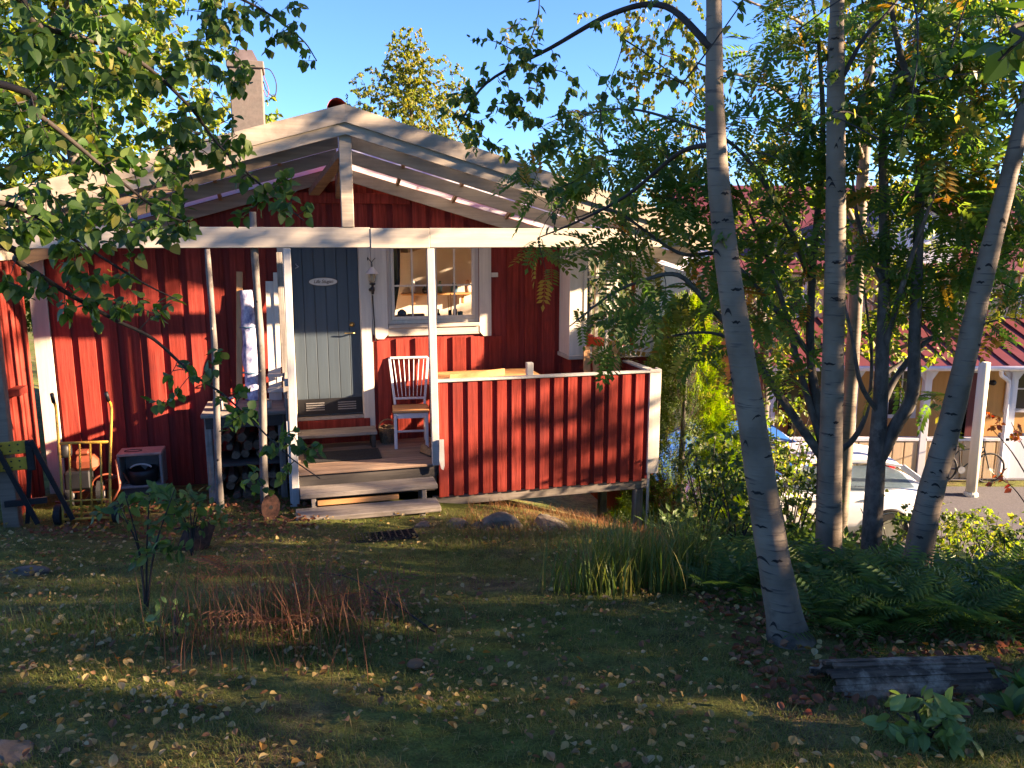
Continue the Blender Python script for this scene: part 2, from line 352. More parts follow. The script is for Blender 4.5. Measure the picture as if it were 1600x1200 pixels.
def npmesh(name, v, faces_flat, sizes, m, parent=None, tint=None, smooth=False):
    me = bpy.data.meshes.new(name); nv = len(v); nf = len(sizes)
    me.vertices.add(nv); me.vertices.foreach_set('co', np.asarray(v, np.float32).ravel())
    me.loops.add(len(faces_flat)); me.loops.foreach_set('vertex_index', np.asarray(faces_flat, np.int32))
    me.polygons.add(nf); st = np.concatenate([[0], np.cumsum(sizes)[:-1]]).astype(np.int32)
    me.polygons.foreach_set('loop_start', st); me.polygons.foreach_set('loop_total', np.asarray(sizes, np.int32))
    me.update(calc_edges=True)
    if tint is not None:
        a = me.attributes.new('tint', 'FLOAT', 'FACE'); a.data.foreach_set('value', np.asarray(tint, np.float32))
    me.materials.append(MATS[m])
    if smooth: me.polygons.foreach_set('use_smooth', [True] * nf)
    return linkmesh(name, me, parent)

# leaf templates: (verts, faces), tip along +y, upper side +z
def t_simple(wid=.36, n=3, fold=.10, curl=.10, peak=.38):
    v = [(0, 0, 0)]; ys = [(i + 1) / (n + 1) for i in range(n)]
    def wdt(t): return wid * (math.sin(math.pi * t ** (math.log(.5) / math.log(peak)))) ** .8
    Lx, Rx, Mx = [], [], []
    for t in ys:
        z = -curl * t * t
        Rx.append(len(v)); v.append((wdt(t), t, z + fold * wdt(t) / wid)); Lx.append(len(v)); v.append((-wdt(t), t, z + fold * wdt(t) / wid)); Mx.append(len(v)); v.append((0, t, z))
    tip = len(v); v.append((0, 1, -curl)); f = [(0, Rx[0], Mx[0]), (0, Mx[0], Lx[0])]
    for i in range(n - 1):
        f += [(Mx[i], Rx[i], Rx[i + 1], Mx[i + 1]), (Lx[i], Mx[i], Mx[i + 1], Lx[i + 1])]
    f += [(Mx[-1], Rx[-1], tip), (Mx[-1], tip, Lx[-1])]
    return np.array(v), f
def t_quad(wid=.36, fold=.08, curl=.08):
    v = np.array([(0, 0, 0), (wid, .36, fold), (wid * .62, .68, fold * .5), (0, 1, -curl), (-wid * .62, .68, fold * .5), (-wid, .36, fold)])
    return v, [(0, 1, 2, 3), (0, 3, 4, 5)]
def t_pinnate(pairs=6, ll=.30, lw=.055, arch=.22, taper=False, start=.22, ang=62):
    v = []; f = []
    def rz(t): return -arch * t * t
    v += [(-.006, 0, 0), (.006, 0, 0), (.004, 1, rz(1)), (-.004, 1, rz(1)), (.006, .5, rz(.5)), (-.006, .5, rz(.5))]
    f += [(0, 1, 4, 5), (5, 4, 2, 3)]
    def lf(bx, by, bz, dx, dy, l, dz):
        k = len(v); nx, ny = -dy, dx; w2 = lw if not taper else max(.012, lw * l / ll)
        v.extend([(bx, by, bz), (bx + dx * l * .45 + nx * w2, by + dy * l * .45 + ny * w2, bz + dz * .4 + .012), (bx + dx * l, by + dy * l, bz + dz), (bx + dx * l * .45 - nx * w2, by + dy * l * .45 - ny * w2, bz + dz * .4 + .012)])
        f.append((k, k + 1, k + 2, k + 3))
    a = R(ang)
    for i in range(pairs):
        t = start + (1 - start) * i / pairs
        l = ll * (math.sin(math.pi * (.15 + .8 * (1 - t))) ** .7 if taper else (.85 + .15 * math.sin(math.pi * t)))
        for s in (-1, 1): lf(0, t, rz(t), s * math.sin(a), math.cos(a), l, -.05)
    lf(0, 1, rz(1), 0, 1, ll * (.4 if taper else .9), -.08)
    return np.array(v), f
T_BIRCH = t_quad(.38); T_BIRCHF = t_simple(.37, 5, .10, .12, .36); T_OVAL = t_simple(.27, 3, .06, .15, .45); T_OVALQ = t_quad(.27)
T_ROWAN = t_pinnate(6, .31, .068, .30); T_FERN = t_pinnate(12, .26, .030, .35, True, .18, 72)
T_DEAD = t_pinnate(11, .20, .010, .55, True, .12, 60); T_THUJA = t_pinnate(4, .34, .05, .15, True, .05, 35)
def scatter(T, locs, ydir, up, size):
    """arrays of transformed copies of a template -> verts (N,k,3)"""
    y = ydir / (np.linalg.norm(ydir, axis=1, keepdims=True) + 1e-9)
    x = np.cross(y, up); x /= (np.linalg.norm(x, axis=1, keepdims=True) + 1e-9); z = np.cross(x, y)
    tv = T[0]
    return locs[:, None, :] + size[:, None, None] * (tv[None, :, 0:1] * x[:, None, :] + tv[None, :, 1:2] * y[:, None, :] + tv[None, :, 2:3] * z[:, None, :]), (x, y, z)
def leafmesh(name, T, V3, m, parent, tints, smooth=False):
    N, k = V3.shape[:2]; sz = np.array([len(f) for f in T[1]]); flat = np.concatenate([np.array(f) for f in T[1]])
    fl = (flat[None, :] + (np.arange(N) * k)[:, None]).ravel()
    return npmesh(name, V3.reshape(-1, 3), fl, np.tile(sz, N), m, parent, np.repeat(tints, len(sz)), smooth)
_tmpl = {}
def leafdata(T, key, m, ntint=6):
    if (key, m) not in _tmpl:
        L = []
        for i in range(ntint):
            me = bpy.data.meshes.new('leaf'); me.from_pydata([tuple(p) for p in T[0]], [], T[1])
            a = me.attributes.new('tint', 'FLOAT', 'FACE'); a.data.foreach_set('value', [(i + .5) / ntint] * len(T[1])); me.materials.append(MATS[m]); L.append(me)
        _tmpl[(key, m)] = L
    return _tmpl[(key, m)]
def single_leaves(T, key, m, parent, locs, fr, size, tints, base, name='leaf', label=None, cat=None, group=None):
    D = leafdata(T, key, m); x, y, z = fr
    for i in range(len(locs)):
        me = D[min(len(D) - 1, int(tints[i] * len(D)))]
        o = linkmesh(name, me, parent); s = float(size[i])
        M = Matrix(((x[i][0] * s, y[i][0] * s, z[i][0] * s, locs[i][0] - base[0]), (x[i][1] * s, y[i][1] * s, z[i][1] * s, locs[i][1] - base[1]), (x[i][2] * s, y[i][2] * s, z[i][2] * s, locs[i][2] - base[2]), (0, 0, 0, 1)))
        o.matrix_basis = M
        if label: tag(o, label(tints[i]), cat, group)

def smoothpath(pts, k=6):
    pts = [np.asarray(p, float) for p in pts]; out = []
    P = [2 * pts[0] - pts[1]] + pts + [2 * pts[-1] - pts[-2]]
    for i in range(1, len(P) - 2):
        for j in range(k):
            t = j / k; a, b, c, d = P[i - 1], P[i], P[i + 1], P[i + 2]
            out.append(.5 * ((2 * b) + (c - a) * t + (2 * a - 5 * b + 4 * c - d) * t * t + (3 * b - a - 3 * c + d) * t ** 3))
    out.append(P[-2]); return np.array(out)
def inframe(p):
    d = p - np.array([0, 0, CZ]); c, s = math.cos(PITCH), math.sin(PITCH)
    fw = d[:, 1] * c - d[:, 2] * s; up = d[:, 1] * s + d[:, 2] * c
    fw = np.where(fw > .1, fw, .1); u = 800 + F * d[:, 0] / fw; v = 600 - F * up / fw
    return (u > -20) & (u < 1620) & (v > -20) & (v < 1220) & (fw > .2), fw

def grow(seed, base, skel, clusters, T, key, leafm, size, per_twig, parent, twigmat='twig', tint=(.0, 1.0), tpow=1.0, droop=.5, twr=.0035, nsingle=0, spread=.75, jit=.25, fname='foliage', maxgap=None, twigsides=3):
    """twigs grow from the skeleton into the clusters; leaves sit along them"""
    rs = np.random.RandomState(seed); base = np.asarray(base, float)
    anchors = np.concatenate([smoothpath(p, 5) for p, _ in skel]); ends = []
    for c, r, n in clusters:
        d = rs.normal(size=(n, 3)); d /= np.linalg.norm(d, axis=1, keepdims=True); d *= rs.rand(n, 1) ** (1 / 2.6)
        ends.append(np.asarray(c) + d * np.asarray(r))
    ends = np.concatenate(ends); dist = np.array([np.min(np.sum((anchors - e) ** 2, 1)) for e in ends]); ends = ends[np.argsort(dist)]
    mb = MB(); L, D = [], []; arr = np.zeros((len(anchors) + len(ends) * 3, 3)); arr[:len(anchors)] = anchors; na = len(anchors)
    for e in ends:
        d2 = np.sum((arr[:na] - e) ** 2, 1); s = arr[np.argmin(d2 * (1 + .5 * rs.rand(na)))]
        ln = np.linalg.norm(e - s)
        if ln < .02: continue
        mid = (s + e) / 2 + rs.normal(size=3) * ln * .10 + np.array([0, 0, ln * .12])
        ts = np.linspace(0, 1, 5)[:, None]; path = (1 - ts) ** 2 * s + 2 * ts * (1 - ts) * mid + ts ** 2 * e
        arr[na:na + 3] = path[[2, 3, 4]]; na += 3
        mb.tube([tuple(p - base) for p in path], [twr * (1.4 - .9 * t) * (.6 + min(1.5, ln)) for t in np.linspace(0, 1, 5)], twigsides, False)
        k = max(2, int(per_twig * (.6 + .8 * rs.rand())))
        t = rs.rand(k) ** .8 * .8 + .2; t[0] = 1; t = t[:, None]
        L.append((1 - t) ** 2 * s + 2 * t * (1 - t) * mid + t ** 2 * e + rs.normal(size=(k, 3)) * .012)
        ax = (e - s) / ln; rv = rs.normal(size=(k, 3)); rv -= (rv @ ax)[:, None] * ax; rv /= np.linalg.norm(rv, axis=1, keepdims=True) + 1e-9
        D.append(ax * (1 - spread) + rv * spread + np.array([0, 0, -droop]) * (.5 + rs.rand(k, 1)))
    L = np.concatenate(L); D = np.concatenate(D); n = len(L)
    up = rs.normal(size=(n, 3)) * .55 + np.array([0, -.15, 1.0]); sz = size * (.65 + .6 * rs.rand(n)); tn = tint[0] + (tint[1] - tint[0]) * rs.rand(n) ** tpow
    mb.build('twig', twigmat, parent, recalc=False, kind='stuff')
    V3, fr = scatter(T, L, D, up, sz)
    sel = np.zeros(n, bool)
    if nsingle:
        ok, fw = inframe(L); sc_ = np.where(ok, sz / fw, -1); idx = np.argsort(-sc_)[:nsingle]; idx = idx[sc_[idx] > 0]; sel[idx] = True
        single_leaves(T, key, leafm, parent, L[idx], tuple(a[idx] for a in fr), sz[idx], tn[idx], base)
    r = ~sel
    if r.any():
        tag(leafmesh(fname, T, V3[r] - base, leafm, parent, tn[r]), kind='stuff')
    return n
def limbs(skel, base, m, parent, name='branch', n=8, smooth=True):
    for i, (p, rad) in enumerate(skel):
        q = smoothpath(p, 6); rr = np.interp(np.linspace(0, 1, len(q)), np.linspace(0, 1, len(rad)), rad)
        MB().tube([tuple(a - base) for a in q], list(rr), n).build(name if i else 'trunk', m, parent, smooth, recalc=False)

# ================================================================== THE SETTING: ground and drive
def axis(lo, hi, flo, fhi, fine, far):
    a = [flo + i * fine for i in range(int((fhi - flo) / fine) + 1)]; st = fine; x = flo; L = []
    while x > lo: st *= 1.35; x -= st; L.append(x)
    st = fine; x = a[-1]; Rr = []
    while x < hi: st *= 1.35; x += st; Rr.append(x)
    return np.array(L[::-1] + a + Rr)
def sheet(name, xs, ys, zf, m):
    X, Y = np.meshgrid(xs, ys); Z = zf(X, Y); v = np.stack([X, Y, Z], -1).reshape(-1, 3); nx, ny = len(xs), len(ys)
    i = (np.arange(ny - 1)[:, None] * nx + np.arange(nx - 1)[None, :]).ravel()
    f = np.stack([i, i + 1, i + nx + 1, i + nx], 1)
    o = npmesh(name, v, f.ravel(), np.full(len(f), 4), m, smooth=True); return tag(o, kind='structure')
sheet('ground', axis(-300, 300, -8, 8, .08, 300), axis(-300, 300, -1, 14, .08, 300), ground, 'groundmat')
sheet('driveway', np.linspace(4.2, 30, 60), np.linspace(12.6, 16.6, 20), lambda x, y: ground(x, y) + .015, 'asphalt')

# ================================================================== THE RED COTTAGE
house = empty('cottage', H(0, 0, 0), TH, 'red board cottage with blue plank door and white window frames', 'house')
def hb(name, s0, s1, n0, n1, z0, z1, m, parent, ch=.003, **k):
    return B(name, ((s0 + s1) / 2, -(n0 + n1) / 2, (z0 + z1) / 2), (abs(s1 - s0), abs(n1 - n0), abs(z1 - z0)), m, parent, ch, **k)
RS, RZ, SL, HRZ = .14, 4.10, .285, 4.40                                  # ridge position, ridge height, roof slope
SL0, SR0 = -3.22, 4.08                                        # cottage corners
def roofz(s): return HRZ - SL * abs(s - RS)
TILT = .30                                                    # the porch roof sinks towards the wall
DOOR = (-.47, .33, .72, 2.84); WIN = (.66, 1.80, 1.86, 2.86); BAY = (2.95, 4.00, 1.40, 2.80)
OPEN = (DOOR, WIN, BAY)
# backing wall in pieces round the openings, one mesh
wm_ = MB(); cuts = sorted({SL0, SR0, *[o[0] for o in OPEN], *[o[1] for o in OPEN], RS})
for a, b in zip(cuts[:-1], cuts[1:]):
    zs = [(-.3, None)]
    for o in OPEN:
        if o[0] <= a + 1e-6 and b <= o[1] + 1e-6: zs = [(-.3, o[2]), (o[3], None)]
    for z0, z1 in zs:
        if z1 is None: wm_.prism([(a, z0), (b, z0), (b, roofz(b) - .12), (a, roofz(a) - .12)], 1, 0, .12)
        else: wm_.box(((a + b) / 2, .06, (z0 + z1) / 2), (b - a, .12, z1 - z0))
wall = wm_.build('wall', 'redback', house)
# boards standing proud of the backing, every one its own piece
CAS = [(-.62, .47, .60, 2.95), (.47, .64, 1.66, 2.95), (.62, 1.95, 1.68, 2.95), (2.83, 4.08, 1.30, 2.92)]   # where casings cover the boards
s = SL0 + .17; k = 0
while s < SR0 - .05:
    wd = .165 + rnd.uniform(-.008, .008); a, b = s + .035, min(s + .035 + wd, SR0 - .01); mid = (a + b) / 2
    segs = [[.02 if mid < 2 else -.25, None]]
    for o in CAS:
        if b > o[0] + .01 and a < o[1] - .01:
            new = []
            for z0, z1 in segs:
                top = 9 if z1 is None else z1
                if o[2] <= z0 and o[3] >= top: continue
                if o[2] > z0: new.append([z0, min(o[2], top)])
                if o[3] < top: new.append([o[3], z1])
            segs = new or segs
    for z0, z1 in segs:
        if z1 is not None:
            hb('board', a, b, .003, .026 + rnd.uniform(-.003, .003), z0, z1, 'red', wall, .003)
        else:
            MB().prism([(a, z0), (b, z0), (b, roofz(b) - .14), (a, roofz(a) - .14)], 1, -.003, -.026 + rnd.uniform(-.003, .003)).build('board', 'red', wall)
    s += .235; k += 1
# horizontal band boards high in the gable, beside the king post
hb('band_board', -.62, .95, .028, .05, 3.30, 3.42, 'red', wall)
# other outside walls
sw = MB(); sw.box((SR0 - .06, 3.6, .95), (.12, .56, 4.1)).box((SR0 - .06, 5.0, .95), (.12, 2.4, 4.1)).box((SR0 - .06, 1.72, .15), (.12, 3.2, 2.5)).box((SR0 - .06, 1.72, 2.85), (.12, 3.2, .3)).box((SR0 - .06, .18, 2.05), (.12, .12, 1.3))
sw.box((SL0 + .06, 3.1, 1.2), (.12, 5.9, 3.6)).box(((SL0 + SR0) / 2, 6.2, 1.2), (SR0 - SL0, .12, 3.6))
sw.build('outer_wall', 'red', house)
for y in (.9, 1.7, 2.5): B('mullion', (SR0 - .06, y, 2.05), (.05, .06, 1.3), 'white', house)
hb('corner_board', -3.22, -3.05, .002, .034, -.02, 2.80, 'white', wall)
hb('corner_board', 4.0, 4.10, .002, .034, -.6, 2.80, 'white', wall)
# tiled roof behind the porch roof
for sd in (-1, 1):
    ov = 4.3
    rm = MB(); cols = 34; rows = 14; vs = []; fs = []
    for r_ in range(rows + 1):
        for c_ in range(cols * 4 + 1):
            ds = ov * r_ / rows; yy = -.02 + 6.4 * c_ / (cols * 4); vs.append((RS + sd * ds, yy + .02, HRZ - .03 - SL * ds + .025 * math.sin(c_ * math.pi / 2) + .0))
    W_ = cols * 4 + 1
    for r_ in range(rows):
        for c_ in range(W_ - 1):
            a = r_ * W_ + c_; fs.append((a, a + 1, a + W_ + 1, a + W_))
    rm.add(vs, fs).build('roof', 'tile', house, recalc=False)
for i in range(15):                                             # ridge tiles
    y = -.10 + i * .42; m = MB(); n = 9
    pts = [(RS + .12 * math.cos(math.pi * j / (n - 1)), 0, HRZ - .07 + .145 * math.sin(math.pi * j / (n - 1))) for j in range(n)]
    m.add([(p[0], y, p[2]) for p in pts] + [(RS + (p[0] - RS) * .86, y + .45, HRZ - .07 + (p[2] - HRZ + .07) * .86) for p in pts], [(j, j + 1, n + j + 1, n + j) for j in range(n - 1)])
    m.build('ridge_tile', 'tile', house, True, recalc=False)
# chimney
ch = B('chimney', (-.965, 3.0, 4.35), (.45, .50, 1.9), 'chimney', house, .012)
B('collar', (-.965, 3.0, 5.335), (.51, .56, .10), 'chimney', ch, .01)
MB().add([(-1.16, 2.84, 5.385), (-.78, 2.84, 5.385), (-.78, 3.16, 5.385), (-1.16, 3.16, 5.385), (-1.08, 2.9, 5.56), (-.86, 2.9, 5.56), (-.86, 3.1, 5.56), (-1.08, 3.1, 5.56)], [(0, 1, 5, 4), (1, 2, 6, 5), (2, 3, 7, 6), (3, 0, 4, 7), (4, 5, 6, 7)]).build('cap', 'chimneycap', ch)
MB().tube(smoothpath([(-.73, 2.80, 5.30), (-.62, 2.78, 5.27), (-.55, 2.78, 5.1), (-.58, 2.79, 4.92), (-.68, 2.80, 4.98), (-.73, 2.8, 5.12)], 6), .008, 6).build('cable', 'twig', ch, True)
MB().tube(smoothpath([(-.72, 2.79, 5.2), (-.66, 2.76, 5.0), (-.69, 2.76, 4.9), (-.73, 2.78, 5.0)], 6), .006, 6).build('cable', 'orangeplastic', ch, True)

# door
door = hb('door', -.46, .32, -.06, -.03, .76, 2.83, 'doorblue', house)
for i in range(6):
    w6 = .78 / 6; hb('plank', -.46 + i * w6 + .003, -.46 + (i + 1) * w6 - .003, -.03, -.012, .765, 2.825, 'doorblue', door, .003)
hb('kick_plate', -.452, .312, -.012, -.004, .78, .975, 'black', door, .003)
for a in (-.36, .02):
    for i in range(4): hb('vent_slat', a, a + .22, -.004, .004, .83 + i * .028, .844 + i * .028, 'greyplastic', door, .002)
MB().lathe([(.0, 0), (.028, 0), (.03, .008), (.012, .014), (.012, .02), (0, .021)], (0, 0, 0), 14).build('lock_rosette', 'brass', door, True)
bpy.context.view_layer.update()
o = [c for c in door.children if c.name.startswith('lock_rosette')][0]; o.location = (.225, .012, 1.87); o.rotation_euler = (R(90), 0, 0)
MB().tube([(.25, .012, 1.77), (.25, -.035, 1.77), (.235, -.045, 1.77), (.13, -.045, 1.775)], [.009, .009, .009, .007], 8).build('handle', 'brass', door, True)
MB().tube([(-.40, .0, 2.60), (-.40, -.03, 2.595), (-.37, -.035, 2.57), (-.41, -.03, 2.55)], .006, 6).build('hook', 'steel', door, True)
hb('door_casing', .33, .465, .004, .036, .58, 2.86, 'white', house)
hb('door_casing', -.605, -.47, .004, .036, .62, 2.86, 'white', house)
hb('door_jamb', .322, .345, -.10, .004, .74, 2.84, 'white', house); hb('door_jamb', -.485, -.462, -.10, .004, .74, 2.84, 'white', house)
hb('threshold', -.47, .34, -.09, .03, .715, .755, 'greywood', house)
hb('riser_board', -.50, .40, .026, .048, .56, .712, 'red', house)

# windows
def window(name, s0, s1, z0, z1, parent, ncol=2, rows=(.46,), depth=-.03, sashes=2, m='white'):
    w_ = hb(name, s0, s1, depth - .035, depth + .012, z0 - .045, z0, m, parent)        # bottom member carries the rest
    hb('frame', s0, s1, depth - .035, depth + .012, z1, z1 + .045, m, w_)
    hb('frame', s0 - .045, s0, depth - .035, depth + .012, z0 - .045, z1 + .045, m, w_); hb('frame', s1, s1 + .045, depth - .035, depth + .012, z0 - .045, z1 + .045, m, w_)
    ws = (s1 - s0) / sashes
    for i in range(sashes):
        a, b = s0 + i * ws + .002, s0 + (i + 1) * ws - .002
        for (x0, x1, y0, y1) in ((a, b, z0 + .002, z0 + .045), (a, b, z1 - .045, z1 - .002), (a, a + .04, z0 + .045, z1 - .045), (b - .04, b, z0 + .045, z1 - .045)):
            hb('sash', x0, x1, depth - .02, depth + .022, y0, y1, m, w_)
        for j in range(1, ncol):
            x = a + .04 + (b - a - .08) * j / ncol; hb('muntin', x - .010, x + .010, depth - .008, depth + .018, z0 + .045, z1 - .045, m, w_, .002)
        for r_ in rows:
            z = z0 + (z1 - z0) * r_
            hb('muntin', a + .04, b - .04, depth - .007, depth + .016, z - .010, z + .010, m, w_, .002)
        g = MB().add([(a + .035, -depth + .002, z0 + .04), (b - .035, -depth + .002, z0 + .04), (b - .035, -depth + .002, z1 - .04), (a + .035, -depth + .002, z1 - .04)], [(0, 1, 2, 3)])
        g.build('pane', 'glass', w_, recalc=False)
    return w_
win = window('window', .705, 1.755, 1.905, 2.82, house)
MB().prism([(.47, 2.9), (.47, 1.75), (.52, 1.685), (.60, 1.685), (.655, 1.74), (.655, 2.9)], 1, -.004, -.036).build('casing', 'white', win)
MB().prism([(1.80, 2.9), (1.80, 1.74), (1.85, 1.685), (1.95, 1.685), (1.95, 2.9)], 1, -.004, -.036).build('casing', 'white', win)
hb('sill', .66, 1.80, -.02, .055, 1.815, 1.86, 'whiteh', win, .006); hb('apron', .655, 1.80, .004, .03, 1.715, 1.815, 'whiteh', win)
hb('casing_ear', 1.95, 2.04, .004, .036, 2.42, 2.475, 'white', win)
# bay of tall casements at the far corner
bay = empty('bay_window', (0, 0, 0)); bay.parent = house
BP = .38
for (a, b) in ((3.02, 3.42), (3.42, 3.82)):
    window('window', a + .03, b - .03, 1.50, 2.78, bay, 1, (.30, .72), BP, 1)
hb('window_post', 2.86, 3.0, .004, BP + .03, 1.40, 2.92, 'white', bay); hb('window_post', 3.86, 4.02, BP - .04, BP + .03, 1.40, 2.92, 'white', bay)
hb('head_board', 2.86, 4.02, .003, BP + .035, 2.825, 2.93, 'whiteh', bay); hb('sill', 2.84, 4.05, .003, BP + .07, 1.40, 1.452, 'whiteh', bay, .006)
for y in (.1, .28): B('mullion', (4.0, -y, 2.1), (.035, .03, 1.3), 'white', bay, .003)
for z in (1.85, 2.35): B('mullion', (4.0, -.19, z), (.03, .36, .025), 'white', bay, .003)
hb('bay_base', 2.9, 4.0, .028, BP, .44, 1.40, 'red', bay)

# the room behind the glass
room = MB()
room.box((2.25, 3.1, 1.9), (3.6, .06, 3.2)).box((.50, 1.65, 1.9), (.06, 2.8, 3.2)); room.build('room_wall', 'plasterwarm', house)
B('room_floor', (2.25, 1.65, .6), (3.6, 3.0, .06), 'floorwood', house)
MB().add([(.4, .13, roofz(.4) - .30), (4.0, .13, roofz(4.0) - .16), (4.0, 3.1, roofz(4.0) - .16), (.4, 3.1, roofz(.4) - .30)], [(0, 1, 2, 3)]).build('ceiling', 'ceiling', house, recalc=False)
MB().bar((.9, .2, 2.78), (2.5, 2.9, 3.05), .10, .12).build('roof_beam', 'orangewood', house)
cu = MB(); n = 15
for i in range(n):
    t = i / (n - 1); x0 = .70 + .14 * t; x1 = .70 + .05 * t; y = .10 + .02 * math.sin(t * 16)
    cu.v += [(x0, y, 2.85), (x0 - .01 * t, y, 2.38), (x1, y, 1.95)]
for i in range(n - 1):
    for j in range(2): a = i * 3 + j; cu.f.append((a, a + 3, a + 4, a + 1))
cu.build('curtain', 'curtain', house, True, recalc=False)
B('inner_sill', (1.23, .20, 1.865), (1.2, .2, .03), 'white', house)

# ================================================================== THE PORCH
DZ = .42
porch = empty('porch', H(0, 0, 0), TH, 'open wooden porch with white beam, gable rafters and red board railing', 'porch')
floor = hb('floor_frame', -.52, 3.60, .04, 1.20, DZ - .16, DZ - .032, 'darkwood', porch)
for i in range(10):
    n0 = .03 + i * .124
    hb('floor_board', -.54 + rnd.uniform(-.01, .01), 3.58 if i < 9 else 1.02, n0, n0 + .118, DZ - .03, DZ + rnd.uniform(-.002, .002), 'deckwood', floor, .004)
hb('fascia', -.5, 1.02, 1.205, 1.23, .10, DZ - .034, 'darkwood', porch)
# posts, beam
def leanpost(px0, py0, px1, py1, n, wd, m, name='post'):
    a = hp(px0, py0, n); b = hp(px1, py1, n)
    return MB().bar((b[0], -n, b[1]), (a[0], -n, a[1]), wd, .07, (0, 1, 0), .004).build(name, m, porch)
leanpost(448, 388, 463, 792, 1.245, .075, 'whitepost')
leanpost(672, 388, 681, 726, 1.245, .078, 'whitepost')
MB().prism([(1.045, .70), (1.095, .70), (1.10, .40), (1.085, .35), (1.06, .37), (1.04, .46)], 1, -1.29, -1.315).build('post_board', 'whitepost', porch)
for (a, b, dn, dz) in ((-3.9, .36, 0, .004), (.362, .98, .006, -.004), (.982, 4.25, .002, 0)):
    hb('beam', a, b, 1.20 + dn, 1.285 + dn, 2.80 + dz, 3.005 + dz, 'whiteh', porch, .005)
hb('king_post', .075, .20, 1.215, 1.298, 3.01, RZ - .10, 'rafter', porch, .005)
MB().bar((RS, -.03, RZ - .28 - 1.27 * TILT), (RS, -1.21, RZ - .28 - .09 * TILT), .11, .18, (0, 0, 1)).build('ridge_beam', 'rafterbrown', porch)
# barge boards and rafters
def raf(sd, n0, n1, ztop, h, m, name='rafter', s_end=4.12, s_start=0.0):
    a = RS + sd * s_start; b = RS + sd * s_end; za = RZ + ztop - SL * s_start; zb = RZ + ztop - SL * s_end
    MB().prism([(a, za), (b, zb), (b, zb - h), (a, za - h)], 1, -n0, -n1).build(name, m, porch)
for sd in (-1, 1):
    raf(sd, 1.345, 1.375, .11, .17, 'bargewood', 'barge_board'); raf(sd, 1.30, 1.342, -.055, .12, 'rafter', 'barge_board')
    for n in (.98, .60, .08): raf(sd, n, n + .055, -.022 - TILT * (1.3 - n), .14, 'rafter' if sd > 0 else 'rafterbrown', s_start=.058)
    for i in range(1, 7):
        s_ = i * .66; MB().bar((RS + sd * s_, -.05, RZ - .035 - SL * s_ - 1.25 * TILT), (RS + sd * s_, -1.29, RZ - .035 - SL * s_), .05, .035, (1, 0, 0)).build('purlin', 'rafterbrown', porch)
    for i in range(5):                                           # corrugated clear sheets
        a = .02 + i * .88; b = a + .90; m = MB(); nn = 72; vs = []
        for q in (a, (a + b) / 2, b):
            for j in range(nn + 1):
                n_ = .04 + 1.33 * j / nn; vs.append((RS + sd * q, -n_, RZ + .0 - SL * q - TILT * max(0, 1.3 - n_) + .010 * math.sin(j * math.pi / 2) + .003 * i))
        m.add(vs, [(r_ * (nn + 1) + j, r_ * (nn + 1) + j + 1, (r_ + 1) * (nn + 1) + j + 1, (r_ + 1) * (nn + 1) + j) for r_ in range(2) for j in range(nn)])
        m.build('roof_sheet', 'plasticroof', porch, True, recalc=False)
MB().bar((-.16, -.05, 3.42), (RS - .02, -1.2, RZ - .36), .12, .07).build('brace', 'rafterbrown', porch)
# railing
rail = hb('railing', 1.06, 3.60, 1.205, 1.222, .03, 1.33, 'redback', porch)
s = 1.045
while s < 3.56:
    hb('board', s, min(s + .112, 3.575), 1.224, 1.252 + rnd.uniform(-.003, .003), .02 + rnd.uniform(-.008, .008), 1.335, 'red', rail, .003); s += .1685
hb('cap_rail', 1.0, 3.72, 1.175, 1.27, 1.337, 1.362, 'whitepost', rail, .004)
hb('corner_board', 3.58, 3.725, 1.226, 1.262, .10, 1.375, 'white', rail)
hb('corner_board', 3.70, 3.726, 1.13, 1.224, .10, 1.375, 'white', rail)
hb('bottom_beam', .98, 3.60, 1.14, 1.21, -.10, .018, 'greywood', porch, .006)
sider = hb('railing', 3.62, 3.64, .42, 1.2, .08, 1.32, 'redback', porch)
for i in range(5): B('board', (3.665, -.50 - i * .165, .70), (.022, .112, 1.26), 'red', sider)
hb('cap_rail', 3.585, 3.68, .40, 1.172, 1.338, 1.363, 'whitepost', sider, .004)
zg = gz(*H(3.50, 1.17, 0)[:2])
hb('support_post', 3.45, 3.555, 1.12, 1.22, zg - .1, -.102, 'greywoodv', porch, .006)
hb('support_post', 3.585, 3.615, 1.24, 1.262, zg - .05, .12, 'whitepost', porch, .003)
hb('support_post', 1.10, 1.2, .9, 1.0, -.2, .26, 'greywoodv', porch, .006); hb('support_post', 3.4, 3.5, .1, .2, -1.2, .26, 'greywoodv', porch, .006)
hb('rail_stub', 2.095, 2.17, 1.10, 1.17, 1.0, 1.50, 'whitepost', porch, .004)
# side rail towards the wood store
hb('side_rail', -.575, -.53, .03, 1.2, 1.36, 1.44, 'whiteh', porch, .004); hb('side_rail', -.60, -.535, .03, .5, 1.235, 1.27, 'whiteh', porch, .004)
sb = hb('side_boards', -.555, -.535, .04, 1.18, .42, 1.23, 'greywoodv', porch)
for i in range(7): B('board', (-.568, -.12 - i * .16, .82), (.022, .12, .80), 'greywoodv', sb)
hb('support_post', -.575, -.545, 1.25, 1.27, 0, 1.0, 'whitepost', porch); hb('post', -.60, -.54, .70, .76, .43, 2.75, 'greywoodv', porch)
# step at the door
st = hb('door_step', -.50, .45, .10, .42, .585, .625, 'greywood', porch, .006)
hb('step_leg', .38, .43, .13, .40, DZ + .002, .583, 'darkwood', st); hb('step_leg', -.47, -.42, .13, .40, DZ + .002, .583, 'darkwood', st)
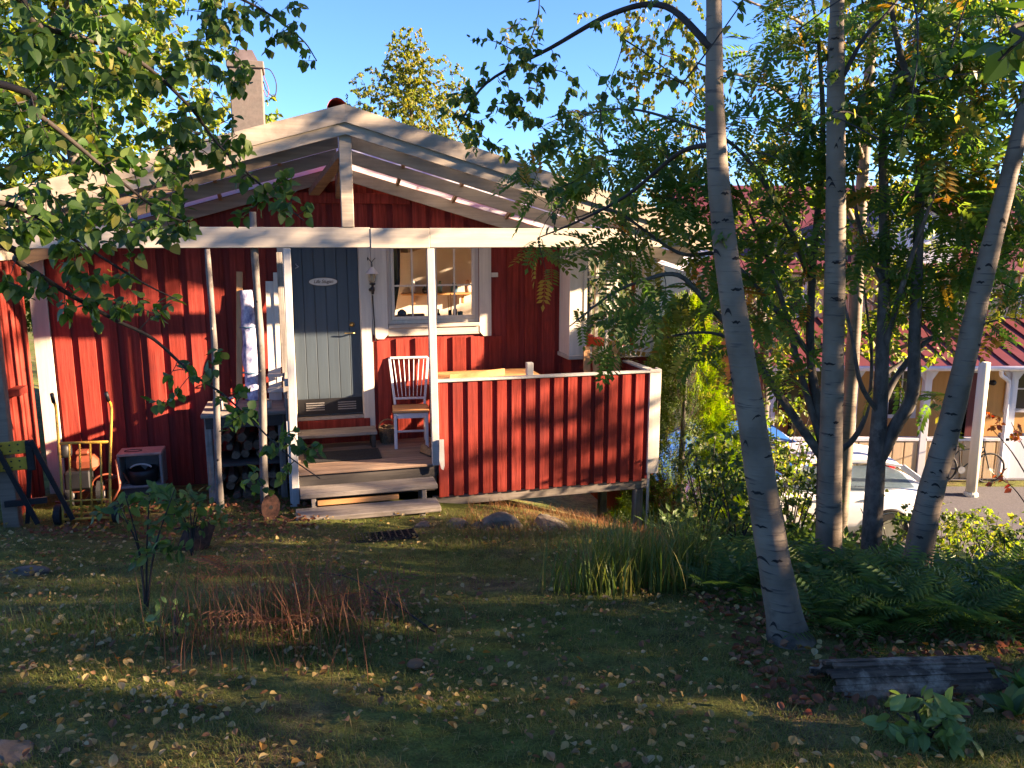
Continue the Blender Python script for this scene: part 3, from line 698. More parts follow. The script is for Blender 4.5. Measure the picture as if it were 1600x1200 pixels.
# garden steps
steps = empty('garden_steps', H(.24, 1.6, 0), TH, 'two weathered grey plank steps leading up to the porch', 'steps')
def sbx(name, s0, s1, n0, n1, z0, z1, m, **k): return B(name, ((s0 + s1) / 2 - .24, -((n0 + n1) / 2 - 1.6), (z0 + z1) / 2), (s1 - s0, n1 - n0, z1 - z0), m, steps, .006, **k)
sbx('tread', -.47, .97, 1.30, 1.60, .235, .285, 'greywood'); sbx('tread', -.52, .95, 1.60, 1.92, .085, .14, 'greywood')
for a in (-.36, .80): sbx('stringer', a, a + .05, 1.26, 1.58, -.06, .233, 'greywoodv'); sbx('stringer', a - .06, a - .01, 1.62, 1.88, -.1, .083, 'greywoodv')
sbx('riser', -.30, .55, 1.56, 1.59, .145, .20, 'orangewood')

# rough poles under the beam
def pole(p0, p1, r0, r1, label):
    o = empty('pole', p0, 0, label, 'pole'); d = p1 - p0; pts = [d * t + np.array([.012 * math.sin(t * 7 + r0 * 90), .010 * math.sin(t * 5), 0]) for t in np.linspace(0, 1, 14)]
    MB().tube(pts, [r0 + (r1 - r0) * t + .003 * math.sin(t * 23) for t in np.linspace(0, 1, 14)], 9).build('shaft', 'barkpole', o, True, recalc=False)
    m = MB()
    for t in (.22, .48, .71):
        q = d * t; m.tube([q + np.array([0, -r0 * .5, 0]), q + np.array([.02, -r0 - .02, .02])], [.014, .008], 6)
    m.build('knot', 'barkpole', o, True, kind='stuff')
def hpt(px, py, n): a = hp(px, py, n); return H(a[0], n, a[1])
a = hpt(326, 389, 1.33); b = hpt(345, 792, 1.33); b[2] = gz(b[0], b[1]) - .03; pole(b, a, .038, .027, 'thin grey debarked pole standing beside the wood store')
a = hpt(397, 331, 1.18); b = hpt(415, 780, 1.18); b[2] = gz(b[0], b[1]) - .03; pole(b, a, .047, .036, 'thick dark bark pole rising past the white beam')
# wing that steps forward at the corner
wing = empty('wing', H(-3.25, .5, 0), TH, 'red board wing wall stepping forward past the white corner board', 'wall')
B('wall', (-.09, 0, 1.35), (.10, 1.0, 2.9), 'redback', wing)
for i in range(5): B('board', (-.026, .38 - i * .19, 1.35), (.022, .135, 2.86), 'red', wing)
B('sill_block', (.03, -.25, 1.36), (.13, .26, .07), 'red', wing); B('post', (.06, -.86, 1.3), (.14, .12, 3.0), 'rafterbrown', wing, .008)
B('plate', (-.02, -.1, 2.73), (.10, 1.3, .10), 'whiteh', wing)

# ================================================================== THINGS ON AND ROUND THE PORCH
def hx(s, n, z): return tuple(H(s, n, z))
# name sign on the door
sg = empty('door_sign', hx(-.095, .0, 2.39), TH, 'oval white name sign with brown script on the blue door', 'sign')
m = MB(); n = 28
m.prism([(.172 * math.cos(2 * math.pi * j / n), .052 * math.sin(2 * math.pi * j / n)) for j in range(n)], 1, .010, -.004); m.build('rim', 'ink', sg)
m = MB(); m.prism([(.164 * math.cos(2 * math.pi * j / n), .046 * math.sin(2 * math.pi * j / n)) for j in range(n)], 1, -.0045, -.010); m.build('plate', 'signwhite', sg)
fc = bpy.data.curves.new('lettering', 'FONT'); fc.body = 'Lilla Stugan'; fc.size = .056; fc.shear = .35; fc.align_x = 'CENTER'; fc.align_y = 'CENTER'; fc.extrude = .0008; fc.offset = .0006; fc.space_character = .92
fo = bpy.data.objects.new('lettering_source', fc); COL.objects.link(fo)
me = bpy.data.meshes.new_from_object(fo.evaluated_get(bpy.context.evaluated_depsgraph_get())); bpy.data.objects.remove(fo)
me.materials.clear(); me.materials.append(MATS['ink']); lo = linkmesh('lettering', me, sg); lo.location = (0, -.0112, .002); lo.rotation_euler = (R(90), 0, 0)
# wall lamp
lp = empty('wall_lamp', hx(.475, .036, 2.24), TH, 'glass globe lantern on black bracket beside the blue door', 'lamp')
def lath(name, prof, c, m, par, n=16, **k): return MB().lathe(prof, c, n).build(name, m, par, True, **k)
lath('bracket', [(.0, -.06), (.022, -.05), (.026, -.01), (.034, .0), (.036, .05), (.022, .055), (.022, .085), (.05, .09), (.05, .112), (0, .115)], (0, -.085, .05), 'black', lp)
MB().tube([(-.03, -.0, .06), (-.03, -.05, .06), (0, -.085, .07)], [.03, .02, .018], 8).build('arm', 'black', lp, True)
lath('globe', [(.044, 0), (.056, .02), (.06, .07), (.05, .12), (.03, .17), (.026, .20)], (0, -.085, .17), 'lampglass', lp, kind=None)
lath('shade', [(.11, 0), (.10, .012), (.03, .09), (.026, .10), (.022, .10), (.028, .085), (.095, .006)], (0, -.085, .30), 'ceramic', lp)
MB().tube(smoothpath([(0, -.085, .39), (0, -.085, .46), (-.05, -.06, .52), (-.06, -.02, .54), (-.06, 0, .50)], 5), .007, 6).build('hook', 'black', lp, True)
MB().tube(smoothpath([(0, -.085, .40), (0, -.085, .47), (.05, -.07, .525), (.065, -.02, .53)], 5), .006, 6).build('hook', 'black', lp, True)
MB().tube(smoothpath([(0, -.06, -.02), (.005, -.012, -.15), (.015, -.01, -.35), (.02, -.01, -.55), (.03, -.012, -.72)], 5), .011, 6).build('cable', 'black', lp, True)

lp.scale = (.72, .72, .8)
# chair
cp = hp(637, 690, .42)
chair = empty('chair', hx(.86, .36, DZ), TH + R(-6), 'white slat-back chair with wooden seat on the porch boards', 'chair')
def cb(name, a, b, wd, th, m='chairwhite'): return MB().bar(a, b, wd, th, (1, 0, 0), .004).build(name, m, chair)
B('seat', (0, 0, .45), (.43, .41, .028), 'orangewood', chair, .008)
for sx in (-1, 1):
    cb('leg', (sx * .185, -.175, 0), (sx * .185, -.175, .436), .038, .038); cb('leg', (sx * .185, .225, 0), (sx * .18, .175, .436), .034, .036)
    cb('back_post', (sx * .18, .185, .464), (sx * .235, .30, 1.03), .034, .03)
    B('side_rail', (sx * .185, 0, .40), (.02, .31, .055), 'chairwhite', chair); B('stretcher', (sx * .185, .02, .16), (.018, .36, .025), 'chairwhite', chair)
B('apron', (0, -.175, .40), (.33, .02, .06), 'chairwhite', chair); B('apron', (0, .175, .40), (.32, .02, .06), 'chairwhite', chair); B('stretcher', (0, .02, .165), (.35, .018, .025), 'chairwhite', chair)
MB().bar((-.23, .30, 1.03), (.23, .30, 1.03), .05, .026, (0, 0, 1), .005).build('top_rail', 'chairwhite', chair); MB().bar((-.185, .20, .54), (.185, .20, .54), .04, .024, (0, 0, 1), .004).build('lower_rail', 'chairwhite', chair)
for i in range(7):
    t = (i - 3) / 3; cb('slat', (t * .135, .202, .56), (t * .185, .297, 1.01), .018, .010)
# basket
bk = empty('basket', hx(.60, .17, DZ), TH, 'small round wicker basket on the porch beside the white chair', 'basket')
m = MB()
for i in range(11):
    z = .012 + i * .018; r = .085 + .02 * (i / 10) + .004 * (i % 2)
    m.tube([(r * math.cos(2 * math.pi * j / 20), r * math.sin(2 * math.pi * j / 20), z + .005 * (-1) ** j) for j in range(21)], .010, 5, False)
m.build('weave', 'wicker', bk, True, recalc=False); lath('bottom', [(0, 0), (.085, 0), (.10, .15), (.08, .15), (0, .145)], (0, 0, .004), 'black', bk)
MB().tube([(.105 * math.cos(a), 0, .20 + .09 * math.sin(a)) for a in np.linspace(0, math.pi, 11)], .009, 6).build('handle', 'wicker', bk, True)
# doormat
dm = empty('doormat', hx(.02, .68, DZ + .003), TH, 'dark rubber doormat lying on the porch floor', 'doormat')
B('base', (0, 0, .006), (.86, .44, .010), 'blackrubber', dm, .003)
for i in range(13): B('rib', (0, -.19 + i * .0315, .0125), (.82, .014, .006), 'blackrubber', dm, .002)
# small pale thing on the floor, boots by the post
for (s_, n_, rz, lab) in ((.98, .88, .4, 'worn brown shoe by the white porch post'),):
    sh = empty('shoe', hx(s_, n_, DZ + .002), TH + rz, lab, 'shoe')
    B('sole', (0, 0, .01), (.085, .25, .018), 'blackrubber', sh, .008); m = MB()
    for y, wd, h in ((-.12, .03, .035), (-.09, .040, .05), (-.02, .038, .065), (.03, .035, .09), (.11, .034, .095)):
        m.v += [(wd * math.cos(a), y, .019 + h * max(0, math.sin(a))) for a in np.linspace(0, math.pi, 9)]
    for i in range(4):
        for j in range(8): a = i * 9 + j; m.f.append((a, a + 1, a + 10, a + 9))
    m.f += [tuple(range(9)), tuple(range(36, 45))]; m.build('upper', 'wicker', sh, True)

# timber on the porch behind the railing
def timber(name, a, b, wd, th, m, label, cat='plank', group=None, up=(0, 0, 1)):
    a, b = np.array(a), np.array(b); mid = (a + b) / 2; o = MB().bar(a - mid, b - mid, wd, th, up, .004).build(name, m, None, label=label, cat=cat, group=group); o.location = mid; return o
tb = empty('table', hx(1.75, .62, DZ), TH, 'varnished wooden folding table standing behind the red railing', 'table')
for i in range(6): B('table_slat', (0, -.29 + i * .117, .86), (1.25, .105, .022), 'orangewood', tb, .004)
for sx in (-.5, .5):
    MB().bar((sx, -.26, 0), (sx, .26, .848), .045, .025, (1, 0, 0)).build('leg', 'orangewoodv', tb); MB().bar((sx * .9, .26, 0), (sx * .9, -.26, .848), .045, .025, (1, 0, 0)).build('leg', 'orangewoodv', tb)
B('batten', (.35, 0, .838), (.05, .6, .02), 'orangewood', tb); B('batten', (-.35, 0, .838), (.05, .6, .02), 'orangewood', tb)
timber('plank', H(1.25, .85, DZ + .885), H(1.95, .70, DZ + .905), .02, .09, 'orangewood', 'loose varnished plank lying flat on the folding table')
for (s_, n_, lean, wd, lab) in ((2.98, .85, .05, .085, 'reddish board leaning under the bay window, darkest of three'), (3.12, .83, .03, .075, 'narrow reddish board leaning between two others at the bay'), (3.34, .80, .07, .15, 'wide sunlit pine board leaning by the bay window')):
    timber('leaning_board', H(s_, n_, DZ + .012), H(s_ + lean, n_ - .28, DZ + 1.16 + .05 * (wd > .1)), wd, .028, 'orangewoodv', lab, 'board', up=tuple(_n))

# things in the kitchen window
def sillthing(name, px, prof, m, label, cat, n_=-.17, n=12):
    s_, z = hp(px, 490, n_); o = empty(name, hx(s_, n_, 1.882), 0, label, cat); lath('body', prof, (0, 0, 0), m, o, n); return o
o = sillthing('bowl', 628, [(.02, 0), (.05, .01), (.085, .05), (.09, .07), (.08, .07), (.05, .02), (0, .015)], 'ceramicblue', 'blue bowl on the kitchen window sill', 'bowl'); lath('lid', [(.0, .0), (.06, .0), (.055, .04), (.02, .07), (0, .075)], (0, 0, .072), 'ceramicblue', o)
bx = empty('storage_box', hx(*[hp(650, 490, -.17)[0], -.17, 1.882]), TH, 'flat brown box on the kitchen window sill', 'box'); B('tray', (0, 0, .035), (.20, .12, .066), 'wicker', bx); B('lid', (0, 0, .076), (.21, .125, .012), 'pinkbox', bx)
for px, h, m_, lab in ((680, .15, 'darkglass', 'short dark bottle on the kitchen sill beside the box'), (685, .12, 'darkglass', 'stubby dark bottle on the kitchen sill')):
    o = sillthing('bottle', px, [(.0, 0), (.024, 0), (.025, h * .6), (.010, h * .75), (.010, h)], m_, lab, 'bottle'); lath('cap', [(.012, 0), (.012, .015), (0, .016)], (0, 0, h), 'black', o)
o = sillthing('brush_jar', 703, [(.0, 0), (.022, 0), (.022, .12), (.018, .12), (.018, .01), (0, .01)], 'darkglass', 'dark jar of paint brushes on the kitchen sill', 'jar')
for dx, ln in ((-.008, .30), (.004, .33), (.012, .27)): MB().tube([(dx, 0, .02), (dx * 2.5, 0, ln)], [.004, .007], 6).build('brush', 'orangewood', o)
o = sillthing('tumbler', 711, [(.0, 0), (.025, 0), (.026, .13), (.022, .13), (.021, .01), (0, .01)], 'ceramicblue', 'tall blue tumbler on the kitchen sill', 'cup')
for dx, ln in ((.0, .33), (.008, .31)): MB().tube([(dx, 0, .02), (dx * 2.0, 0, ln)], [.004, .006], 6).build('brush', 'redplastic', o)
o = sillthing('drinking_glass', 719, [(.0, 0), (.034, 0), (.036, .10), (.032, .10), (.030, .01), (0, .01)], 'bluegreen', 'green drinking glass on the kitchen sill', 'cup')
sh_ = empty('shelf', hx(1.80, -2.95, 2.02), TH, 'orange pine shelf on the kitchen wall seen through the window', 'shelf')
B('board', (0, 0, 0), (1.2, .2, .03), 'orangewood', sh_); B('bracket', (-.4, .05, -.09), (.03, .1, .15), 'orangewood', sh_); B('bracket', (.4, .05, -.09), (.03, .1, .15), 'orangewood', sh_)
for i, (dx, r, h, m_, lab) in enumerate(((-.42, .05, .2, 'ceramic', 'tall cream jug on the pine shelf'), (-.2, .07, .09, 'darkglass', 'low dark bowl on the pine shelf'), (.02, .04, .16, 'bluegreen', 'slim green jar on the pine shelf'), (.25, .06, .13, 'ceramicblue', 'blue pot on the pine shelf'), (.47, .05, .17, 'pinkbox', 'pink canister on the pine shelf'))):
    o = empty('jar', hx(1.80 + dx, -2.93, 2.036), 0, lab, 'jar'); lath('body', [(0, 0), (r * .8, 0), (r, h * .3), (r, h * .7), (r * .6, h * .95), (r * .6, h)], (0, 0, 0), m_, o); lath('lid', [(r * .65, 0), (r * .5, .02), (.01, .03)], (0, 0, h), m_, o)

# ------------------------------------------------------------------ wood store and clutter by the wall
zb = 1.02
wb = empty('workbench', hx(-1.02, .52, 0), TH, 'old grey plank workbench above the firewood', 'workbench')
for i in range(4): B('top_plank', (0, -.30 + i * .19, zb), (.88, .18, .045), 'greywood', wb, .006)
for sx in (-.38, .38):
    for sy in (-.30, .30): B('leg', (sx, sy, zb / 2 - .02), (.07, .07, zb - .01), 'greywoodv', wb)
B('apron', (0, -.33, zb - .09), (.80, .03, .12), 'darkwood', wb); B('shelf', (0, 0, .44), (.82, .6, .03), 'darkwood', wb)
for i in range(30):                                              # firewood on the ground and on the shelf
    lvl = i % 3; row = i // 15; s_ = -1.36 + (i % 5) * .155 + .06 * (lvl % 2); zz = (.07 if row == 0 else .525) + ((i // 5) % 3) * .105
    if row and zz > .80: continue
    n_ = .52 + rnd.uniform(-.05, .05); o = empty('firewood', hx(s_, n_, zz), TH + rnd.uniform(-.08, .08), 'split firewood log stacked on the workbench shelf' if row else 'split firewood log stacked on the ground under the workbench', 'firewood', 'firewood stacked under the workbench')
    k = rnd.choice((5, 6, 7)); r0 = rnd.uniform(.045, .06); pr = [(r0 * rnd.uniform(.8, 1.15) * math.cos(2 * math.pi * j / k), r0 * rnd.uniform(.8, 1.1) * math.sin(2 * math.pi * j / k)) for j in range(k)]
    MB().prism(pr, 1, -.22, .22).build('log', 'firewood', o)
    MB().prism([(x * .9, y * .9) for x, y in pr], 1, -.2225, -.2202).build('cut_end', 'firewood', o)
timber('leaning_plank', H(-1.16, .30, .02), H(-1.03, .035, 2.52), .035, .07, 'orangewoodv', 'long pale pine plank leaning on the red wall', 'plank', up=tuple(_e))
wl = empty('leaning_casing', hx(-.70, .30, 1.045), TH, 'white painted casing boards leaning on the wall beside the door', 'board')
MB().bar((-.02, 0, 0), (.0, .25, 1.36), .10, .022, (0, 1, 0)).build('board', 'white', wl); MB().bar((.05, .0, 0), (.065, .25, 1.46), .05, .03, (0, 1, 0)).build('board', 'white', wl)
B('cross_piece', (.05, -.05, .30), (.24, .05, .04), 'white', wl); B('cross_piece', (.05, -.06, .13), (.26, .05, .05), 'white', wl)
# rolled patterned fabric
rf = empty('rolled_sunshade', hx(-.95, .22, 1.05), TH + .1, 'rolled blue and white patterned sunshade leaning by the pine plank', 'sunshade')
m = MB(); nn = 16
for i in range(13):
    z = i * .105; wb_ = .085 * (1 + .10 * math.sin(i * 1.7)) * (1 - .25 * (i / 12) ** 3)
    m.v += [(wb_ * (1 + .12 * math.sin(5 * a + i)) * math.cos(a), wb_ * .7 * (1 + .12 * math.sin(4 * a)) * math.sin(a) + .012 * i, z) for a in np.linspace(0, 2 * math.pi, nn, endpoint=False)]
for i in range(12):
    for j in range(nn): a = i * nn + j; b = i * nn + (j + 1) % nn; m.f.append((a, b, b + nn, a + nn))
m.f.append(tuple(range(12 * nn, 13 * nn))); m.build('fabric', 'stripe', rf, True)
for i in (3, 8): MB().tube([(.1 * math.cos(a), .075 * math.sin(a) + .012 * i, i * .105) for a in np.linspace(0, 2 * math.pi, 17)], .008, 5, False).build('tie', 'ceramicblue', rf)
# odds and ends on the bench
for (s_, n_, rr, h, m_, lab, nm) in ((-1.30, .66, .055, .11, 'greyplastic', 'grey lidded tin on the workbench', 'tin'), (-.80, .70, .07, .08, 'ceramic', 'pale low pot on the workbench', 'pot'), (-1.15, .78, .04, .14, 'redplastic', 'red spray can on the workbench', 'can')):
    o = empty(nm, hx(s_, n_, zb + .024), 0, lab, nm); lath('body', [(0, 0), (rr, 0), (rr * 1.02, h * .1), (rr, h * .9), (rr * .9, h)], (0, 0, 0), m_, o); lath('lid', [(rr * .92, 0), (rr * .5, .015), (0, .02)], (0, 0, h), 'steel', o)
# crate with dark tub
cr = empty('crate', hx(-2.16, .42, .0), TH, 'pinkish box with open front and black tub inside, against the wall', 'box')
g0 = gz(*H(-2.16, .42, 0)[:2]); cr.location.z = g0
for (c, sz, nm) in (((0, 0, .53), (.46, .30, .03), 'top'), ((0, 0, .165), (.46, .30, .03), 'bottom'), ((-.215, 0, .347), (.03, .30, .334), 'side'), ((.215, 0, .347), (.03, .30, .334), 'side'), ((0, .14, .347), (.40, .02, .334), 'back')): B(nm, c, sz, 'pinkbox' if nm == 'top' else 'greyplastic', cr, .008)
lath('tub', [(0, 0), (.14, 0), (.16, .10), (.165, .16), (.15, .16), (.13, .04), (0, .03)], (0, -.01, .181), 'black', cr); MB().tube([(.11 * math.cos(a) , -.10 , .36 + .05 * math.sin(a)) for a in np.linspace(.2, math.pi - .2, 9)], .010, 6).build('tub_handle', 'ceramic', cr, True)
B('base_block', (0, 0, .075), (.40, .28, .146), 'darkwood', cr, .01); MB().tube([(.09 * math.cos(a) - .08, -.01 + .05 * math.sin(a), .5465) for a in np.linspace(0, 2 * math.pi, 17)], .006, 5, False).build('grip_hole', 'black', cr)
# red hose
hs = empty('hose', hx(-2.50, .62, g0), 0, 'loop of red hose lying beside the pinkish box', 'hose'); pts = [(.14 * math.cos(a) * (1 + .06 * math.sin(3 * a)), .04 * math.sin(a * 2), .20 + .15 * math.sin(a)) for a in np.linspace(0, 2 * math.pi, 26)] + [(.12, .03, .35), (.1, .05, .5)]
MB().tube(smoothpath(pts, 2), .011, 7).build('coil', 'orangeplastic', hs, True); MB().tube(smoothpath([(-.14, 0, .18), (-.25, -.02, .05), (-.42, -.03, .03), (-.6, .05, .02)], 5), .011, 7).build('tail', 'orangeplastic', hs, True)
# orange garden machine behind the truck
p = H(-2.72, .55, 0); gm = empty('garden_tiller', (p[0], p[1], gz(p[0], p[1])), TH, 'orange motor tiller parked behind the yellow hand truck', 'tiller')
B('engine_cover', (.03, 0, .47), (.25, .20, .17), 'orangeplastic', gm, .05); B('fuel_tank', (.0, .02, .585), (.15, .13, .05), 'orangeplastic', gm, .02)
lath('air_filter', [(0, 0), (.06, 0), (.07, .03), (.07, .11), (.05, .14), (0, .145)], (-.16, -.03, .56), 'black', gm); B('engine_block', (-.05, 0, .30), (.26, .22, .20), 'black', gm, .02); B('chassis', (0, 0, .18), (.40, .10, .06), 'orangeplastic', gm, .01)
for sx in (-.15, .15):
    MB().tube([(sx - .03, 0, .13), (sx + .03, 0, .13)], .13, 16).build('wheel', 'blackrubber', gm); MB().tube([(sx - .035, 0, .13), (sx + .035, 0, .13)], .05, 10).build('hub', 'greyplastic', gm)
MB().tube([(.16, .03, .22), (.36, .1, .30), (.42, .1, .18), (.34, .08, .16)], .018, 8).build('guard', 'orangeplastic', gm, True)

# yellow hand truck
p = gp(135, 822); ht = empty('hand_truck', p, R(8), 'yellow tubular steel hand truck with black handle grips', 'hand truck')
def yt(name, pts, r=.0135, m='yellowpaint', n=8): return MB().tube(pts, r, n).build(name, m, ht, True)
W2 = .225; ly = .22                                             # frame leans towards the wall
def fp(x, z): return (x, ly * z / 1.25 + .02, z)
for sx in (-1, 1):
    yt('side_rail', smoothpath([fp(sx * W2, .03), fp(sx * (W2 + .005), .5), fp(sx * (W2 + .03), 1.0), (sx * (W2 + .035), ly + .0, 1.17), (sx * (W2 + .03), ly - .05, 1.25)], 5))
    yt('grip', [(sx * (W2 + .031), ly - .045, 1.235), (sx * (W2 + .027), ly - .08, 1.33)], .019, 'black')
    MB().tube([(sx * (W2 + .05) - .03, .10, .10), (sx * (W2 + .05) + .03, .10, .10)], .11, 18).build('wheel', 'blackrubber', ht); MB().tube([(sx * (W2 + .05) - .036, .10, .10), (sx * (W2 + .05) + .036, .10, .10)], .05, 12).build('hub', 'greyplastic', ht)
yt('crossbar', [fp(-W2, .82), fp(W2, .82)], .014)
for x in (-.145, -.05, .05, .145): yt('bar', [fp(x, .06), fp(x * (1.0 if abs(x) < .1 else 1.02), .81)], .010)
yt('crossbar', [fp(-W2, .07), fp(W2, .07)]); yt('crossbar', [fp(-W2, .25), fp(W2, .25)], .010); yt('axle', [(-W2 - .02, .10, .10), (W2 + .02, .10, .10)], .012)
yt('toe_frame', smoothpath([(-W2 + .02, .02, .03), (-W2 - .0, -.18, .018), (-W2 + .03, -.22, .016), (0, -.225, .016), (W2 - .03, -.22, .016), (W2, -.18, .018), (W2 - .02, .02, .03)], 4), .012)
for x in (-.08, .08): yt('toe_bar', [(x, .02, .03), (x * 1.1, -.222, .016)], .010)
# folding work stand
p = H(-3.25, 1.45, 0); fs_ = empty('folding_work_stand', (p[0], p[1], gz(p[0], p[1])), TH + .15, 'folded work stand with yellow clamping jaws and black legs', 'workbench')
for z in (.63, .79):
    jaw = B('jaw', (.10, -.02, z), (.44, .03, .125), 'yellowplastic', fs_, .006)
    for i in range(6):
        for dz in (-.03, .03): MB().tube([(-.07 + i * .068, -.034, z + dz), (-.07 + i * .068, -.0362, z + dz)], .009, 8).build('peg_hole', 'black', jaw)
for x in (.0, .30):
    B('bracket', (x, -.055, .71), (.07, .04, .30), 'black', fs_, .008); MB().tube([(x, -.08, .79), (x, -.12, .79)], .03, 10).build('clamp_knob', 'black', fs_)
    MB().bar((x + .02, -.085, .86), (x + .30, -.06, .02), .045, .03, (0, 1, 0)).build('leg', 'black', fs_); MB().bar((x - .02, -.02, .60), (x - .10, .03, .01), .04, .03, (0, 1, 0)).build('leg', 'black', fs_)
B('step_bar', (.22, -.05, .25), (.36, .03, .06), 'black', fs_)

# ------------------------------------------------------------------ things on the lawn
def rock(px, py, r, seed, label, sq=(1, .8, .6)):
    p = gp(px, py); rs = np.random.RandomState(seed); import bmesh
    bm = bmesh.new(); bmesh.ops.create_icosphere(bm, subdivisions=3, radius=1)
    ds = rs.normal(size=(9, 3)); ds /= np.linalg.norm(ds, axis=1, keepdims=True); cut = .62 + .3 * rs.rand(9)
    for v in bm.verts:
        c = np.array(v.co); k = min([1.0] + [cu / max(1e-3, float(c @ d)) for d, cu in zip(ds, cut) if c @ d > cu]); c = c * k * (1 + .05 * math.sin(c[0] * 9 + seed) * math.sin(c[1] * 8))
        v.co = (c[0] * r * sq[0], c[1] * r * sq[1], c[2] * r * sq[2])
    me = bpy.data.meshes.new('rock'); bm.to_mesh(me); bm.free(); me.materials.append(MATS['rock']); o = linkmesh('rock', me); o.location = (p[0], p[1], p[2] + r * sq[2] * .08); o.rotation_euler = (0, 0, seed)
    tag(o, label, 'rock')
rock(785, 826, .20, 3, 'large angular grey rock below the red railing', (1.1, .8, .75)); rock(715, 822, .13, 5, 'low flat grey rock beside the garden steps', (1.3, .9, .5)); rock(860, 826, .24, 8, 'long sunlit rock sunk in the bank', (1.5, .8, .4))
rock(750, 826, .10, 11, 'small dark rock between two bigger rocks', (1.1, .9, .7)); rock(660, 822, .09, 17, 'pale flat stone at the foot of the steps', (1.5, 1, .35))
rock(10, 1185, .10, 21, 'smooth dark stone at the edge of the lawn', (1.4, 1, .5)); rock(45, 895, .11, 25, 'flat dark stone sunk in the grass near the hand truck', (1.6, 1, .35))
# rusty plates
p = gp(300, 862); rp_ = empty('rusted_plate', p, R(25), 'bent rusty metal plate leaning in the brown bracken', 'metal plate'); m = MB(); n = 9
for i in range(7):
    t = i / 6; m.v += [(.14 * x + .10 * t, .06 * x * x + .05 * t, .24 * t - .02 + .03 * x * t) for x in np.linspace(-1, 1, n)]
for i in range(6):
    for j in range(n - 1): a = i * n + j; m.f.append((a, a + 1, a + n + 1, a + n))
k = len(m.v); m.v += [(x, y + .004, z) for x, y, z in m.v[:k]]; m.f += [tuple(q + k for q in f[::-1]) for f in m.f[:]]; m.build('sheet', 'rust', rp_, True, recalc=False)
MB().tube([(-.04 + .14 * x + 0, .06 * x * x + .05, .222 + .03 * x) for x in np.linspace(-.6, 1, 8)], .008, 6).build('rolled_edge', 'rust', rp_, True)
p = gp(424, 812); sd_ = empty('rusted_disc', p, R(38), 'rusty round saw disc stuck upright in the ground', 'disc'); nn = 40
MB().prism([(.095 * (1 + .03 * (j % 2)) * math.cos(2 * math.pi * j / nn), .13 + .14 * (1 + .03 * (j % 2)) * math.sin(2 * math.pi * j / nn)) for j in range(nn)], 1, -.004, .004).build('blade', 'rust', sd_); MB().tube([(0, -.006, .13), (0, .006, .13)], .022, 12).build('hub', 'black', sd_)
# metal foot grate
p = gp(598, 840); gt = empty('foot_grate', (p[0], p[1], p[2] + .012), TH, 'dark metal grid foot grate lying in the grass before the steps', 'grate'); gt.rotation_euler = (-.12, 0, TH)
for i in range(11): B('bar', (-.30 + i * .06, 0, .010), (.008, .30, .022), 'black', gt, .001)
for i in range(6): B('cross_bar', (0, -.15 + i * .06, .0), (.62, .008, .018), 'black', gt, .001)
# mushroom
for (px, py, s_, lab) in ((650, 1046, 1.0, 'brown capped mushroom alone in the mossy lawn'),):
    p = gp(px, py); mu = empty('mushroom', p, 0, lab, 'mushroom'); lath('stem', [(.012, -.02), (.012, .015), (.009, .04)], (0, 0, 0), 'ceramic', mu, 10); lath('cap', [(.012, .030), (.046, .026), (.050, .031), (.042, .042), (.022, .050), (0, .052)], (0, 0, 0), 'mushroom', mu, 18)
# hollow half log
a = gp(1292, 1078); b = gp(1540, 1066); d = b - a; d /= np.linalg.norm(d); ln = np.linalg.norm(b - a)
hl = empty('hollow_log', a, math.atan2(d[1], d[0]), 'weathered hollow log half lying in dark leaf litter', 'log'); hl.rotation_euler = (0, -math.asin(d[2]), math.atan2(d[1], d[0]))
rs = np.random.RandomState(4)
for i in range(15):                                            # long strips of bark and wood make up the shell
    a0 = R(-14 + i * 13.9); a1 = a0 + R(13.2); r0 = .128 + rs.uniform(-.009, .009); l0 = rs.uniform(-.03, .03); l1 = ln * rs.uniform(.86, 1.08); m = MB(); nn = 7
    for j in range(nn):
        x = l0 + (l1 - l0) * j / (nn - 1); rr = r0 * (1 - .12 * j / nn) + rs.uniform(-.003, .003)
        for aa, q in ((a0, rr), (a1, rr), (a1, rr - .016), (a0, rr - .016)): m.v.append((x, q * math.cos(aa) * 1.15, q * math.sin(aa) * .95 + .01))
    for j in range(nn - 1):
        for q in range(4): u = j * 4 + q; w_ = j * 4 + (q + 1) % 4; m.f.append((u, w_, w_ + 4, u + 4))
    m.f += [(3, 2, 1, 0), tuple((nn - 1) * 4 + q for q in range(4))]; m.build('strip', 'logbark', hl)
# fallen twig
p0 = gp(500, 905); p1 = gp(600, 945); p2 = gp(680, 988)
ft = empty('fallen_twig', p0, 0, 'thin dark fallen twig arching over the lawn', 'twig'); MB().tube(smoothpath([p0 - p0 + [0, 0, .05], (p0 + p1) / 2 - p0 + [0, 0, .10], p1 - p0 + [0, 0, .06], p2 - p0 + [0, 0, .0]], 6), [.003 + .004 * i / 18 for i in range(19)], 6).build('stem', 'twig', ft, True)
for t in (.2, .4, .55): q = (p2 - p0) * t; MB().tube([q + [0, 0, .09], q + [.08, .05, .10]], [.003, .0015], 5).build('side_twig', 'twig', ft)

